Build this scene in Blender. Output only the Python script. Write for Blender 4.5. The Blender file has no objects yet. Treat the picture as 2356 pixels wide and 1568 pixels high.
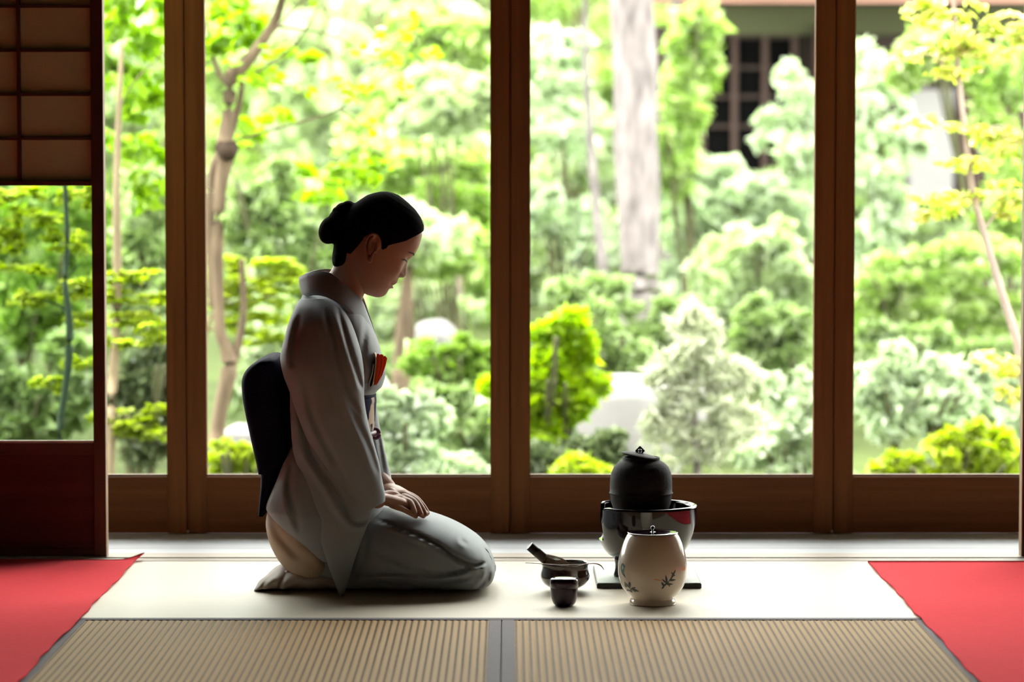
import bpy, bmesh, math, random
import numpy as np
from mathutils import Vector, Matrix

random.seed(7)
RNG = np.random.default_rng(11)
SC = bpy.context.scene
COL = SC.collection

# ---------------------------------------------------------------- camera, sky, sun, exposure
W, H, F = 2356.0, 1568.0, 6700.0
CAM = Vector((0.0, 0.0, 1.02))
PITCH = math.atan(384.0 / F)
YAW = 6.0 / F
cam_data = bpy.data.cameras.new('camera')
cam = bpy.data.objects.new('camera', cam_data)
COL.objects.link(cam)
cam.location = CAM
cam.rotation_euler = (math.radians(90) - PITCH, 0, -YAW)
cam_data.sensor_width = 36.0
cam_data.lens = F / W * 36.0
cam_data.clip_end = 200
cam_data.dof.use_dof = True
cam_data.dof.focus_distance = 7.02
cam_data.dof.aperture_fstop = 2.9
SC.camera = cam
RM = cam.rotation_euler.to_matrix()

world = bpy.data.worlds.new('sky')
SC.world = world
world.use_nodes = True
bg = world.node_tree.nodes['Background']
bg.inputs[0].default_value = (1.0, 0.985, 0.95, 1)
bg.inputs[1].default_value = 5.6

sun_data = bpy.data.lights.new('sun', 'SUN')
sun_data.energy = 5.0
sun_data.angle = math.radians(2.0)
sun_data.color = (1.0, 0.96, 0.86)
sun = bpy.data.objects.new('sun', sun_data)
COL.objects.link(sun)
SUN_TO = Vector((0.30, 0.16, -1.0)).normalized()      # travels right, away from the house and down
sun.rotation_euler = SUN_TO.to_track_quat('-Z', 'Y').to_euler()
sun.location = (-4, 4, 12)

SC.view_settings.view_transform = 'Standard'
SC.view_settings.look = 'None'
SC.view_settings.gamma = 1.0
SC.view_settings.use_curve_mapping = False
SC.view_settings.exposure = 0.85
cy = SC.cycles
cy.use_denoising = True
cy.max_bounces = 8
cy.diffuse_bounces = 5
cy.glossy_bounces = 3
cy.transmission_bounces = 4
cy.transparent_max_bounces = 10
cy.caustics_reflective = False
cy.caustics_refractive = False
cy.sample_clamp_indirect = 6.0

# ---------------------------------------------------------------- helpers
def at(px, py, Y):
    """point of the plane y = Y that is seen at pixel (px, py) of the photograph"""
    d = RM @ Vector(((px - W / 2) / F, (H / 2 - py) / F, -1.0))
    return CAM + d * (Y / d.y)

def ground(px, py, z=0.0):
    d = RM @ Vector(((px - W / 2) / F, (H / 2 - py) / F, -1.0))
    return CAM + d * ((z - CAM.z) / d.z)

def pix(arr):
    """pixels of world points, n x 3"""
    v = (np.asarray(arr) - np.array(CAM)) @ np.array(RM)
    return np.stack([W / 2 + F * v[:, 0] / -v[:, 2], H / 2 - F * v[:, 1] / -v[:, 2]], 1)

def org(o):
    v = Vector((0, 0, 0))
    while o is not None:
        v += o.location
        o = o.parent
    return v

def tag(o, label=None, cat=None, group=None, kind=None):
    if label: o['label'] = label
    if cat: o['category'] = cat
    if group: o['group'] = group
    if kind: o['kind'] = kind
    return o

def empty(name, loc, label=None, cat=None, group=None, kind=None):
    o = bpy.data.objects.new(name, None)
    o.empty_display_size = 0.05
    COL.objects.link(o)
    o.location = loc
    return tag(o, label, cat, group, kind)

def mk(name, verts, faces, mat, parent=None, smooth=True, base=None):
    """link one mesh object; verts in world coordinates"""
    off = org(parent) if parent is not None else (Vector(base) if base is not None else Vector((0, 0, 0)))
    me = bpy.data.meshes.new(name)
    v = np.asarray([tuple(p) for p in verts], dtype=float) - np.array(off)
    me.from_pydata(v.tolist(), [], [tuple(int(i) for i in f) for f in faces])
    me.materials.append(mat)
    if smooth:
        me.polygons.foreach_set('use_smooth', [True] * len(me.polygons))
    me.update()
    o = bpy.data.objects.new(name, me)
    COL.objects.link(o)
    if parent is not None: o.parent = parent
    elif base is not None: o.location = base
    return o

def mkbm(name, bm, mat, parent=None, smooth=False, base=None):
    bm.verts.index_update()
    vs = [v.co.copy() for v in bm.verts]
    fs = [[v.index for v in f.verts] for f in bm.faces]
    bm.free()
    return mk(name, vs, fs, mat, parent, smooth, base)

def box(name, x0, x1, y0, y1, z0, z1, mat, parent=None, bevel=0.0015, base=None):
    bm = bmesh.new()
    bmesh.ops.create_cube(bm, size=1.0)
    for v in bm.verts:
        v.co = Vector(((x0 + x1) / 2 + v.co.x * (x1 - x0), (y0 + y1) / 2 + v.co.y * (y1 - y0), (z0 + z1) / 2 + v.co.z * (z1 - z0)))
    if bevel:
        bmesh.ops.bevel(bm, geom=list(bm.edges), offset=bevel, segments=1, affect='EDGES')
    return mkbm(name, bm, mat, parent, False, base)

def crom(pts, n):
    """Catmull-Rom resampling of rows of numbers"""
    P = np.asarray(pts, float)
    k = len(P)
    out = []
    for i in range(n):
        t = i / (n - 1) * (k - 1)
        j = min(int(t), k - 2); f = t - j
        p0, p1, p2, p3 = P[max(j - 1, 0)], P[j], P[j + 1], P[min(j + 2, k - 1)]
        out.append(0.5 * ((2 * p1) + (-p0 + p2) * f + (2 * p0 - 5 * p1 + 4 * p2 - p3) * f * f + (-p0 + 3 * p1 - 3 * p2 + p3) * f ** 3))
    return np.array(out)

def rings_mesh(rings, cap=True, closed=True):
    n = len(rings[0])
    verts = np.concatenate(rings)
    faces = []
    m = n if closed else n - 1
    for i in range(len(rings) - 1):
        for j in range(m):
            a = i * n + j; b = i * n + (j + 1) % n
            faces.append((a, b, b + n, a + n))
    if cap:
        c0 = len(verts); verts = np.vstack([verts, rings[0].mean(0), rings[-1].mean(0)])
        L = (len(rings) - 1) * n
        for j in range(n):
            faces.append((c0, (j + 1) % n, j))
            faces.append((c0 + 1, L + j, L + (j + 1) % n))
    return verts, faces

def sgnpow(a, p):
    return np.sign(a) * np.abs(a) ** p

def loft(stations, nr=40, ns=40, e=2.2, endround=0.0):
    """stations: (lx, ly, rx, ry, depth, half_depth) two contour points in pixels, centre depth and half depth in metres"""
    S = crom(stations, nr)
    th = np.linspace(0, 2 * np.pi, ns, endpoint=False)
    c, s = sgnpow(np.cos(th), 2 / e), sgnpow(np.sin(th), 2 / e)
    rings = []
    for lx, ly, rx, ry, d, h in S:
        L = np.array(at(lx, ly, d)); R = np.array(at(rx, ry, d))
        m = (L + R) / 2; a = (R - L) / 2
        rings.append(m + np.outer(c, a) + np.outer(s, [0, max(h, 1e-4), 0]))
    return rings_mesh(rings)

def tube(pts, radii, ns=12, nr=None, flat=None, up=(0, 0, 1)):
    """rounded tube along world points"""
    P = np.asarray([tuple(p) for p in pts], float)
    R = np.asarray(radii if hasattr(radii, '__len__') else [radii] * len(P), float)
    nr = nr or max(4 * (len(P) - 1) + 1, 5)
    D = crom(np.hstack([P, R[:, None]]), nr)
    P, R = D[:, :3], np.maximum(D[:, 3], 1e-5)
    T = np.gradient(P, axis=0); T /= np.linalg.norm(T, axis=1)[:, None] + 1e-12
    ref = np.array(up, float)
    rings = []
    def ring(p, t, r):
        a = np.cross(t, ref)
        if np.linalg.norm(a) < 0.05: a = np.cross(t, [1, 0, 0])
        a /= np.linalg.norm(a); b = np.cross(t, a)
        th = np.linspace(0, 2 * np.pi, ns, endpoint=False)
        fl = flat or 1.0
        return p + r * (np.outer(np.cos(th), a) + np.outer(np.sin(th), b) * fl)
    for q in (0.95, 0.7, 0.35):
        rings.append(ring(P[0] - T[0] * R[0] * q, T[0], R[0] * math.sqrt(1 - q * q)))
    for p, t, r in zip(P, T, R): rings.append(ring(p, t, r))
    for q in (0.35, 0.7, 0.95):
        rings.append(ring(P[-1] + T[-1] * R[-1] * q, T[-1], R[-1] * math.sqrt(1 - q * q)))
    return rings_mesh(rings)

def lathe(profile, center, seg=48, close=True):
    rings = []
    th = np.linspace(0, 2 * np.pi, seg, endpoint=False)
    for r, z in profile:
        rings.append(np.stack([center[0] + r * np.cos(th), center[1] + r * np.sin(th), np.full(seg, center[2] + z)], 1))
    return rings_mesh(rings, cap=close)

def ball(c, r, n=16, m=24, rot=None):
    r = np.array(r if hasattr(r, '__len__') else (r, r, r), float)
    rings = []
    for i in range(n + 1):
        a = np.pi * (0.02 + 0.96 * i / n)
        th = np.linspace(0, 2 * np.pi, m, endpoint=False)
        p = np.stack([np.sin(a) * np.cos(th), np.sin(a) * np.sin(th), np.full(m, np.cos(a))], 1) * r
        if rot is not None: p = p @ np.array(rot).T
        rings.append(p + np.array(c))
    return rings_mesh(rings)

def join(parts):
    V, Fc, n = [], [], 0
    for v, f in parts:
        V.append(np.asarray([tuple(p) for p in v])); Fc += [tuple(i + n for i in q) for q in f]; n += len(v)
    return np.vstack(V), Fc

def remesh(v, f, voxel, smooth=2, factor=0.5):
    me = bpy.data.meshes.new('tmp')
    me.from_pydata([tuple(p) for p in v], [], [tuple(int(i) for i in q) for q in f]); me.update()
    bm = bmesh.new(); bm.from_mesh(me); bmesh.ops.recalc_face_normals(bm, faces=bm.faces); bm.to_mesh(me); bm.free()
    o = bpy.data.objects.new('tmp', me); COL.objects.link(o)
    m = o.modifiers.new('r', 'REMESH'); m.mode = 'VOXEL'; m.voxel_size = voxel; m.adaptivity = 0
    if smooth:
        s = o.modifiers.new('s', 'SMOOTH'); s.iterations = smooth; s.factor = factor
    dg = bpy.context.evaluated_depsgraph_get()
    e = o.evaluated_get(dg); r = e.to_mesh()
    co = np.empty(len(r.vertices) * 3); r.vertices.foreach_get('co', co)
    fs = [tuple(p.vertices) for p in r.polygons]
    e.to_mesh_clear()
    bpy.data.objects.remove(o); bpy.data.meshes.remove(me)
    return co.reshape(-1, 3), fs

def crease(v, lines, ymax=None):
    """press folds into cloth: (polyline in pixels, width px, depth m); positive pushes away from the viewer's side"""
    v = np.array(v, float); q = pix(v)
    for line, wd, dp in lines:
        L = crom(line, 30) if len(line) > 2 else crom([line[0], ((line[0][0] + line[1][0]) / 2, (line[0][1] + line[1][1]) / 2), line[1]], 30)
        best = np.full(len(q), 1e9); side = np.zeros(len(q)); tt = np.zeros(len(q))
        for i in range(len(L) - 1):
            a, b = L[i], L[i + 1]; ab = b - a; l2 = (ab ** 2).sum() + 1e-9
            t = np.clip(((q - a) @ ab) / l2, 0, 1); p = a + t[:, None] * ab
            dd = np.linalg.norm(q - p, axis=1)
            cr = (ab[0] * (q[:, 1] - a[1]) - ab[1] * (q[:, 0] - a[0])) / math.sqrt(l2)
            k = dd < best
            best[k] = dd[k]; side[k] = cr[k]; tt[k] = (i + t[k]) / (len(L) - 1)
        fade = np.clip(np.minimum(tt, 1 - tt) * 6, 0.15, 1)
        g = np.exp(-(best / wd) ** 2) - 0.55 * np.exp(-((side - 1.8 * wd) / (1.4 * wd)) ** 2) * (best < 4 * wd)
        ok = np.ones(len(q), bool) if ymax is None else v[:, 1] < ymax
        v[:, 1] += np.where(ok, dp * g * fade, 0)
    return v

# ---------------------------------------------------------------- materials
def new_mat(name):
    m = bpy.data.materials.new(name); m.use_nodes = True
    nt = m.node_tree; b = nt.nodes['Principled BSDF']
    return m, nt, b

def ramp(nt, stops):
    r = nt.nodes.new('ShaderNodeValToRGB')
    el = r.color_ramp.elements
    while len(el) < len(stops): el.new(0.5)
    for e_, (p, c) in zip(el, stops): e_.position = p; e_.color = (*c, 1)
    return r

def mat_plain(name, col, rough=0.5, spec=0.5, metal=0.0, var=0.12, scale=8.0, stretch=(1, 1, 1), bump=0.0, bscale=None, coat=0.0, transl=0.0):
    m, nt, b = new_mat(name)
    tc = nt.nodes.new('ShaderNodeTexCoord'); mp = nt.nodes.new('ShaderNodeMapping')
    mp.inputs['Scale'].default_value = stretch
    nt.links.new(tc.outputs['Object'], mp.inputs[0])
    n = nt.nodes.new('ShaderNodeTexNoise'); n.inputs['Scale'].default_value = scale; n.inputs['Detail'].default_value = 5
    nt.links.new(mp.outputs[0], n.inputs['Vector'])
    r = ramp(nt, [(0.25, tuple(c * (1 - var) for c in col)), (0.75, tuple(min(c * (1 + var), 1) for c in col))])
    nt.links.new(n.outputs[0], r.inputs[0]); nt.links.new(r.outputs[0], b.inputs['Base Color'])
    b.inputs['Roughness'].default_value = rough
    b.inputs['Specular IOR Level'].default_value = spec
    b.inputs['Metallic'].default_value = metal
    if coat: b.inputs['Coat Weight'].default_value = coat; b.inputs['Coat Roughness'].default_value = 0.06
    if bump:
        n2 = nt.nodes.new('ShaderNodeTexNoise'); n2.inputs['Scale'].default_value = bscale or scale * 4; n2.inputs['Detail'].default_value = 4
        nt.links.new(mp.outputs[0], n2.inputs['Vector'])
        bp = nt.nodes.new('ShaderNodeBump'); bp.inputs['Strength'].default_value = bump; bp.inputs['Distance'].default_value = 0.002
        nt.links.new(n2.outputs[0], bp.inputs['Height']); nt.links.new(bp.outputs[0], b.inputs['Normal'])
    if transl:
        out = nt.nodes['Material Output']; mx = nt.nodes.new('ShaderNodeMixShader'); mx.inputs[0].default_value = transl
        t = nt.nodes.new('ShaderNodeBsdfTranslucent'); nt.links.new(r.outputs[0], t.inputs[0])
        nt.links.new(b.outputs[0], mx.inputs[1]); nt.links.new(t.outputs[0], mx.inputs[2]); nt.links.new(mx.outputs[0], out.inputs[0])
    return m

def mat_wood(name, col, axis='z', rough=0.45, spec=0.4, var=0.25):
    st = {'x': (1.2, 30, 30), 'z': (30, 30, 1.2), 'y': (30, 1.2, 30)}[axis]
    return mat_plain(name, col, rough, spec, var=var, scale=1.6, stretch=st, bump=0.15, bscale=4)

def mat_leaf(name, c1, c2, c3=None, transl=0.45, rough=0.32, spec=0.6):
    m, nt, b = new_mat(name)
    g = nt.nodes.new('ShaderNodeNewGeometry')
    c3 = c3 or c2
    r = ramp(nt, [(0.0, c1), (0.55, c2), (1.0, c3)])  # wide dark-to-light spread imitates glints on glossy leaves
    nt.links.new(g.outputs['Random Per Island'], r.inputs[0])
    nt.links.new(r.outputs[0], b.inputs['Base Color'])
    b.inputs['Roughness'].default_value = rough; b.inputs['Specular IOR Level'].default_value = spec
    out = nt.nodes['Material Output']; mx = nt.nodes.new('ShaderNodeMixShader'); mx.inputs[0].default_value = transl
    t = nt.nodes.new('ShaderNodeBsdfTranslucent')
    hs = nt.nodes.new('ShaderNodeHueSaturation'); hs.inputs['Saturation'].default_value = 1.15; hs.inputs['Value'].default_value = 1.15
    nt.links.new(r.outputs[0], hs.inputs['Color']); nt.links.new(hs.outputs[0], t.inputs[0])
    nt.links.new(b.outputs[0], mx.inputs[1]); nt.links.new(t.outputs[0], mx.inputs[2]); nt.links.new(mx.outputs[0], out.inputs[0])
    return m

def mat_glass(name, tint=(0.97, 0.99, 0.97), refl=1.0):
    m, nt, b = new_mat(name)
    nt.nodes.remove(b)
    out = nt.nodes['Material Output']
    tr = nt.nodes.new('ShaderNodeBsdfTransparent'); tr.inputs[0].default_value = (*tint, 1)
    gl = nt.nodes.new('ShaderNodeBsdfGlossy'); gl.inputs['Roughness'].default_value = 0.02
    fr = nt.nodes.new('ShaderNodeFresnel'); fr.inputs['IOR'].default_value = 1.18
    mx = nt.nodes.new('ShaderNodeMixShader')
    nt.links.new(fr.outputs[0], mx.inputs[0]); nt.links.new(tr.outputs[0], mx.inputs[1]); nt.links.new(gl.outputs[0], mx.inputs[2])
    nt.links.new(mx.outputs[0], out.inputs[0])
    return m

def mat_tatami(name, axis, light, dark, rough=0.5, spec=0.5, amount=1.0, sheen=0.0):
    """rush matting: ribs repeat along `axis` every 15.5 mm, fine rushes cross them"""
    m, nt, b = new_mat(name)
    tc = nt.nodes.new('ShaderNodeTexCoord'); sx = nt.nodes.new('ShaderNodeSeparateXYZ')
    nt.links.new(tc.outputs['Object'], sx.inputs[0])
    mul = nt.nodes.new('ShaderNodeMath'); mul.operation = 'MULTIPLY'; mul.inputs[1].default_value = 2 * math.pi / 0.0155
    nt.links.new(sx.outputs[axis.upper()], mul.inputs[0])
    co = nt.nodes.new('ShaderNodeMath'); co.operation = 'COSINE'; nt.links.new(mul.outputs[0], co.inputs[0])
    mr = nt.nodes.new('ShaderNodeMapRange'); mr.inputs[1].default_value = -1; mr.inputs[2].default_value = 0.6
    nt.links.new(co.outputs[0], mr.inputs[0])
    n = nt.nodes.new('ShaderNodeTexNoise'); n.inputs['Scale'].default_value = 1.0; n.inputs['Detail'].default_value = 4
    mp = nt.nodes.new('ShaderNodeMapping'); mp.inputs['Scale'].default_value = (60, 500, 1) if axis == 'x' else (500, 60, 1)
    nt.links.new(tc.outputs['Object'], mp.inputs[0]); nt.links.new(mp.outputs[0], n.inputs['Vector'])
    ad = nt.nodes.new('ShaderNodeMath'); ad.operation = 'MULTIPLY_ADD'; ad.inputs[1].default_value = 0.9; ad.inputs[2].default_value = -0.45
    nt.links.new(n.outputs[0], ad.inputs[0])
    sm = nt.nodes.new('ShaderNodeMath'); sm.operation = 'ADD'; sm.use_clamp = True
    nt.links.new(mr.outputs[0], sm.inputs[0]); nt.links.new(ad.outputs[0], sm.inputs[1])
    r = ramp(nt, [(0.0, dark), (0.6, light)])  # dark bands repeat rib shading in the colour, together with thread lines
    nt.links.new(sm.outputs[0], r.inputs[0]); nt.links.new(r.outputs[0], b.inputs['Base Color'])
    b.inputs['Roughness'].default_value = rough; b.inputs['Specular IOR Level'].default_value = spec
    if sheen:
        b.inputs['Sheen Weight'].default_value = sheen; b.inputs['Sheen Roughness'].default_value = 0.4
    bp = nt.nodes.new('ShaderNodeBump'); bp.inputs['Strength'].default_value = 0.35; bp.inputs['Distance'].default_value = 0.001
    nt.links.new(n.outputs[0], bp.inputs['Height']); nt.links.new(bp.outputs[0], b.inputs['Normal'])
    return m

M = {}
M['door'] = mat_wood('door_wood', (0.195, 0.073, 0.026), 'z', 0.6, 0.12)
M['door_rail'] = mat_wood('door_rail_wood', (0.175, 0.065, 0.024), 'x', 0.6, 0.12)
M['sill'] = mat_wood('lit_sill_wood', (0.55, 0.42, 0.33), 'x', 0.5)  # pale tone stands for light on the rail tops
M['shoji'] = mat_wood('dark_lacquered_wood', (0.085, 0.030, 0.016), 'z', 0.45, 0.3)
M['shoji_x'] = mat_wood('dark_lacquered_rail', (0.085, 0.030, 0.016), 'x', 0.45, 0.3)
M['shoji_edge'] = mat_wood('lit_door_edge', (0.50, 0.36, 0.24), 'z', 0.5)  # paler wood stands for light on the side face
M['shoji_panel'] = mat_wood('dark_red_board', (0.070, 0.014, 0.008), 'x', 0.5, 0.3)
M['paper'] = mat_plain('door_paper', (0.56, 0.58, 0.32), 0.8, 0.1, var=0.04, scale=3)
M['glass'] = mat_glass('window_glass')
M['glass_old'] = mat_glass('door_glass', (0.80, 0.83, 0.80))
M['engawa'] = mat_plain('veranda_wood', (0.77, 0.78, 0.83), 0.5, 0.6, var=0.10, scale=1.6, stretch=(1.2, 34, 34), bump=0.12, bscale=4)
M['threshold'] = mat_wood('threshold_wood', (0.62, 0.52, 0.44), 'x', 0.45, 0.5, 0.1)
M['groove'] = mat_plain('dark_green_groove', (0.02, 0.12, 0.09), 0.8, 0.1, var=0.05)  # dark green colour of the sliding grooves
M['tatami_far'] = mat_tatami('window_lit_tatami', 'y', (0.74, 0.66, 0.53), (0.66, 0.575, 0.45), 0.52, 0.5)  # paler than the near mats: window light and reflection put into the colour
M['tatami_near'] = mat_tatami('dim_straw_tatami', 'x', (0.47, 0.30, 0.135), (0.13, 0.070, 0.030), 0.7, 0.12)  # darker than the far mat: falloff from the doors put into the colour
M['border'] = mat_plain('tatami_border_cloth', (0.20, 0.175, 0.19), 0.8, 0.2, var=0.08, scale=120)
M['tatami_core'] = mat_plain('tatami_core', (0.25, 0.19, 0.12), 0.9)
M['felt'] = mat_plain('red_felt', (0.95, 0.040, 0.055), 0.95, 0.05, var=0.05, scale=60, bump=0.2, bscale=500)
M['felt'].node_tree.nodes['Principled BSDF'].inputs['Sheen Weight'].default_value = 0.35
M['felt'].node_tree.nodes['Principled BSDF'].inputs['Sheen Tint'].default_value = (1, 0.3, 0.35, 1)
M['plaster'] = mat_plain('room_plaster', (0.07, 0.052, 0.036), 0.9, 0.1, var=0.06)
M['ceil'] = mat_wood('ceiling_boards', (0.05, 0.03, 0.018), 'x', 0.6)
M['iron'] = mat_plain('cast_iron', (0.011, 0.009, 0.008), 0.65, 0.12, var=0.2, scale=40, bump=0.5, bscale=260)
M['lacquer'] = mat_plain('black_lacquer', (0.006, 0.003, 0.004), 0.07, 0.4, var=0.05, coat=0.3)
M['lacquer_purple'] = mat_plain('plum_black_lacquer', (0.020, 0.004, 0.016), 0.12, 0.3, var=0.05, coat=0.2)
M['lid_lacquer'] = mat_plain('mirror_black_lacquer', (0.022, 0.006, 0.020), 0.03, 0.9, var=0.05, coat=1.0)
M['ceramic'] = mat_plain('white_glazed_ceramic', (0.66, 0.56, 0.45), 0.18, 0.5, var=0.05, scale=6, coat=0.6)
M['ink'] = mat_plain('dark_green_glaze_paint', (0.045, 0.05, 0.035), 0.4)
M['ink_orange'] = mat_plain('orange_glaze_paint', (0.70, 0.24, 0.08), 0.4)
M['ink_blue'] = mat_plain('blue_green_glaze_paint', (0.06, 0.16, 0.17), 0.4)
M['bowl'] = mat_plain('dark_brown_raku', (0.035, 0.018, 0.014), 0.15, 0.5, var=0.5, scale=25, coat=0.7)
M['bamboo'] = mat_plain('aged_bamboo', (0.030, 0.012, 0.011), 0.4, 0.4, var=0.2, scale=60)
M['tines'] = mat_plain('bamboo_tines', (0.34, 0.24, 0.14), 0.5, var=0.1)
M['scoop'] = mat_plain('reddish_bamboo', (0.22, 0.08, 0.06), 0.3, 0.5, var=0.1)
M['tile'] = mat_plain('pale_green_tile', (0.30, 0.36, 0.29), 0.45, 0.5, var=0.15, scale=90, bump=0.4, bscale=300)
M['tile_edge'] = mat_plain('black_tile_edge', (0.012, 0.012, 0.011), 0.5)
M['skin'] = mat_plain('skin', (0.42, 0.205, 0.135), 0.5, 0.35, var=0.05, scale=10)
M['skin'].node_tree.nodes['Principled BSDF'].inputs['Subsurface Weight'].default_value = 0.12
M['skin'].node_tree.nodes['Principled BSDF'].inputs['Subsurface Radius'].default_value = (0.01, 0.004, 0.002)
M['lip'] = mat_plain('lip', (0.34, 0.07, 0.06), 0.4)
M['hair'] = mat_plain('black_hair', (0.005, 0.0035, 0.0035), 0.9, 0.02, var=0.3, scale=4, stretch=(2, 40, 2), bump=0.3, bscale=20)
M['lash'] = mat_plain('lash', (0.008, 0.005, 0.004), 0.6)
M['eye'] = mat_plain('eye_white', (0.5, 0.47, 0.44), 0.2)
M['kimono'] = mat_plain('pale_blue_grey_silk', (0.285, 0.32, 0.34), 0.65, 0.25, var=0.05, scale=14, bump=0.12, bscale=500)
M['kimono'].node_tree.nodes['Principled BSDF'].inputs['Sheen Weight'].default_value = 0.15
M['lining'] = mat_plain('cream_silk', (0.52, 0.41, 0.30), 0.65, 0.25, var=0.05, scale=14, bump=0.1, bscale=400)
M['hem'] = mat_plain('grey_beige_silk', (0.44, 0.38, 0.33), 0.65, 0.25, var=0.05, scale=14, bump=0.1, bscale=400)
M['obi'] = mat_plain('navy_obi_silk', (0.008, 0.007, 0.028), 0.8, 0.06, var=0.3, scale=5)
M['cord'] = mat_plain('plum_cord', (0.13, 0.03, 0.07), 0.5, var=0.2, scale=300)
M['orange'] = mat_plain('orange_silk', (0.75, 0.085, 0.015), 0.5, 0.3, var=0.08, scale=20, transl=0.25)
M['kaishi'] = mat_plain('cream_paper', (0.66, 0.52, 0.38), 0.7, 0.2, var=0.04)
M['brass'] = mat_plain('brass_catch', (0.6, 0.5, 0.4), 0.3, metal=1.0)

# ---------------------------------------------------------------- the room
YT0 = 7.655                                   # far edge of the tatami
YD = ground(1174, 1228).y                     # near face of the glass doors
ROOM_X0, ROOM_X1, ROOM_Y0, ROOM_Z = -3.2, 3.4, -1.6, 3.05
def struct(o): o['kind'] = 'structure'; return o

fl = struct(empty('floor', (0, 0, 0)))
box('subfloor', ROOM_X0, ROOM_X1, ROOM_Y0, YD + 0.1, -0.16, -0.062, M['tatami_core'], fl, 0)
ypl = 7.80
k = 0
while ypl < YD + 0.08:
    w_ = min(0.118, YD + 0.09 - ypl)
    box('plank', ROOM_X0, ROOM_X1, ypl, ypl + w_ - 0.0012, -0.05, -0.001 + (k % 3) * 0.0003, M['engawa'], fl, 0.0008)
    ypl += w_; k += 1
th = struct(empty('trim_1', (0, 7.73, 0)))     # threshold with two sliding grooves
gy = [ground(1174, 1289.0).y, ground(1174, 1283.5).y]
edges = [7.672, gy[0] - 0.010, gy[0] + 0.010, gy[1] - 0.012, gy[1] + 0.012, 7.798]
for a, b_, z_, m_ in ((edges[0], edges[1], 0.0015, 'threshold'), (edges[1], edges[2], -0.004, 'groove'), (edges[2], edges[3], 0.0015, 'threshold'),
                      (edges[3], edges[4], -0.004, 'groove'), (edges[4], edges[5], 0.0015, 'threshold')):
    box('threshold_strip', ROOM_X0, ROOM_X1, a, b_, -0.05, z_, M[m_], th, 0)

# walls, ceiling, eave
struct(box('wall_left', ROOM_X0 - 0.1, ROOM_X0, ROOM_Y0, YD + 0.1, -0.1, ROOM_Z, M['plaster'], None, 0))
struct(box('wall_right', ROOM_X1, ROOM_X1 + 0.1, ROOM_Y0, YD + 0.1, -0.1, ROOM_Z, M['plaster'], None, 0))
struct(box('wall_back', ROOM_X0 - 0.1, ROOM_X1 + 0.1, ROOM_Y0 - 0.1, ROOM_Y0, -0.1, ROOM_Z, M['plaster'], None, 0))
struct(box('ceiling', ROOM_X0 - 0.1, ROOM_X1 + 0.1, ROOM_Y0 - 0.1, YD + 0.1, ROOM_Z, ROOM_Z + 0.1, M['ceil'], None, 0))
struct(box('trim_2', ROOM_X0, ROOM_X1, 7.66, 7.80, 1.86, 1.98, M['door_rail'], None, 0.002))   # lintel over the paper doors
struct(box('wall_above_lintel', ROOM_X0, ROOM_X1, 7.69, 7.77, 2.90, ROOM_Z, M['plaster'], None, 0))  # narrow strip only; space below left open to let sky light in
struct(box('trim_3', ROOM_X0, ROOM_X1, YD - 0.02, YD + 0.09, 2.06, 2.16, M['door_rail'], None, 0.002))   # lintel over glass doors
struct(box('trim_5', ROOM_X0, ROOM_X1, YD - 0.02, YD + 0.09, 2.97, ROOM_Z, M['door_rail'], None, 0.002))
tw = struct(empty('added_transom', (0, YD + .03, 2.16)))          # unseen glazed transom, added over the doors to let more sky light in
for i in range(7):
    xx = ROOM_X0 + (ROOM_X1 - ROOM_X0) * i / 6
    box('mullion', xx - .02, xx + .02, YD + .01, YD + .05, 2.16, 2.97, M['door'], tw, 0.001)
    if i < 6: box('glass_pane', xx + .02, xx + (ROOM_X1 - ROOM_X0) / 6 - .02, YD + .028, YD + .031, 2.16, 2.97, M['glass'], tw, 0)
struct(box('roof_eave', ROOM_X0 - 0.6, ROOM_X1 + 0.6, YD + 0.1, YD + 0.30, 3.05, 3.12, M['ceil'], None, 0))  # unseen eave against the sun, cut short so more sky light enters

# glass doors
SEAM = [430.0, 1174.0, 1917.0]
sx = [at(s, 1100, YD).x for s in SEAM]
pitch_d = (sx[2] - sx[0]) / 2
edges_x = [sx[0] - 2 * pitch_d, sx[0] - pitch_d, sx[0], sx[1], sx[2], sx[2] + pitch_d, sx[2] + 2 * pitch_d]
sxm = 6700 / YD
zr = at(1174, 1096.5, YD).z
TH = 0.034
def glass_door(n, x0, x1):
    d = struct(empty('door_%d' % n, ((x0 + x1) / 2, YD + TH / 2, 0)))
    g = 0.0013; sw = 46.0 / sxm
    box('stile', x0 + g, x0 + sw, YD, YD + TH, 0.002, 2.055, M['door'], d, 0.002)
    box('stile', x1 - sw, x1 - g, YD, YD + TH, 0.002, 2.055, M['door'], d, 0.002)
    box('meeting_strip', x1 - .008, x1 + .008, YD + TH + .0005, YD + TH + .006, 0.02, 2.055, M['door'], d, 0.0005)
    box('bottom_rail', x0 + sw - .004, x1 - sw + .004, YD + 0.003, YD + TH - 0.003, 0.003, zr, M['door_rail'], d, 0.001)
    box('top_rail', x0 + sw, x1 - sw, YD + 0.002, YD + TH - 0.002, 1.99, 2.055, M['door_rail'], d, 0.001)
    sl = box('lit_rail_strip', x0 + sw, x1 - sw, YD + 0.019, YD + 0.027, zr, zr + 0.006, M['sill'], d, 0)  # pale strip drawn in for the lit top of the rail
    sl['label'] = 'rail top below the glass, its light put into a pale colour'
    box('glass_pane', x0 + sw - .003, x1 - sw + .003, YD + 0.014, YD + 0.017, zr - .002, 2.0, M['glass'], d, 0)
    return d
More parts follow.
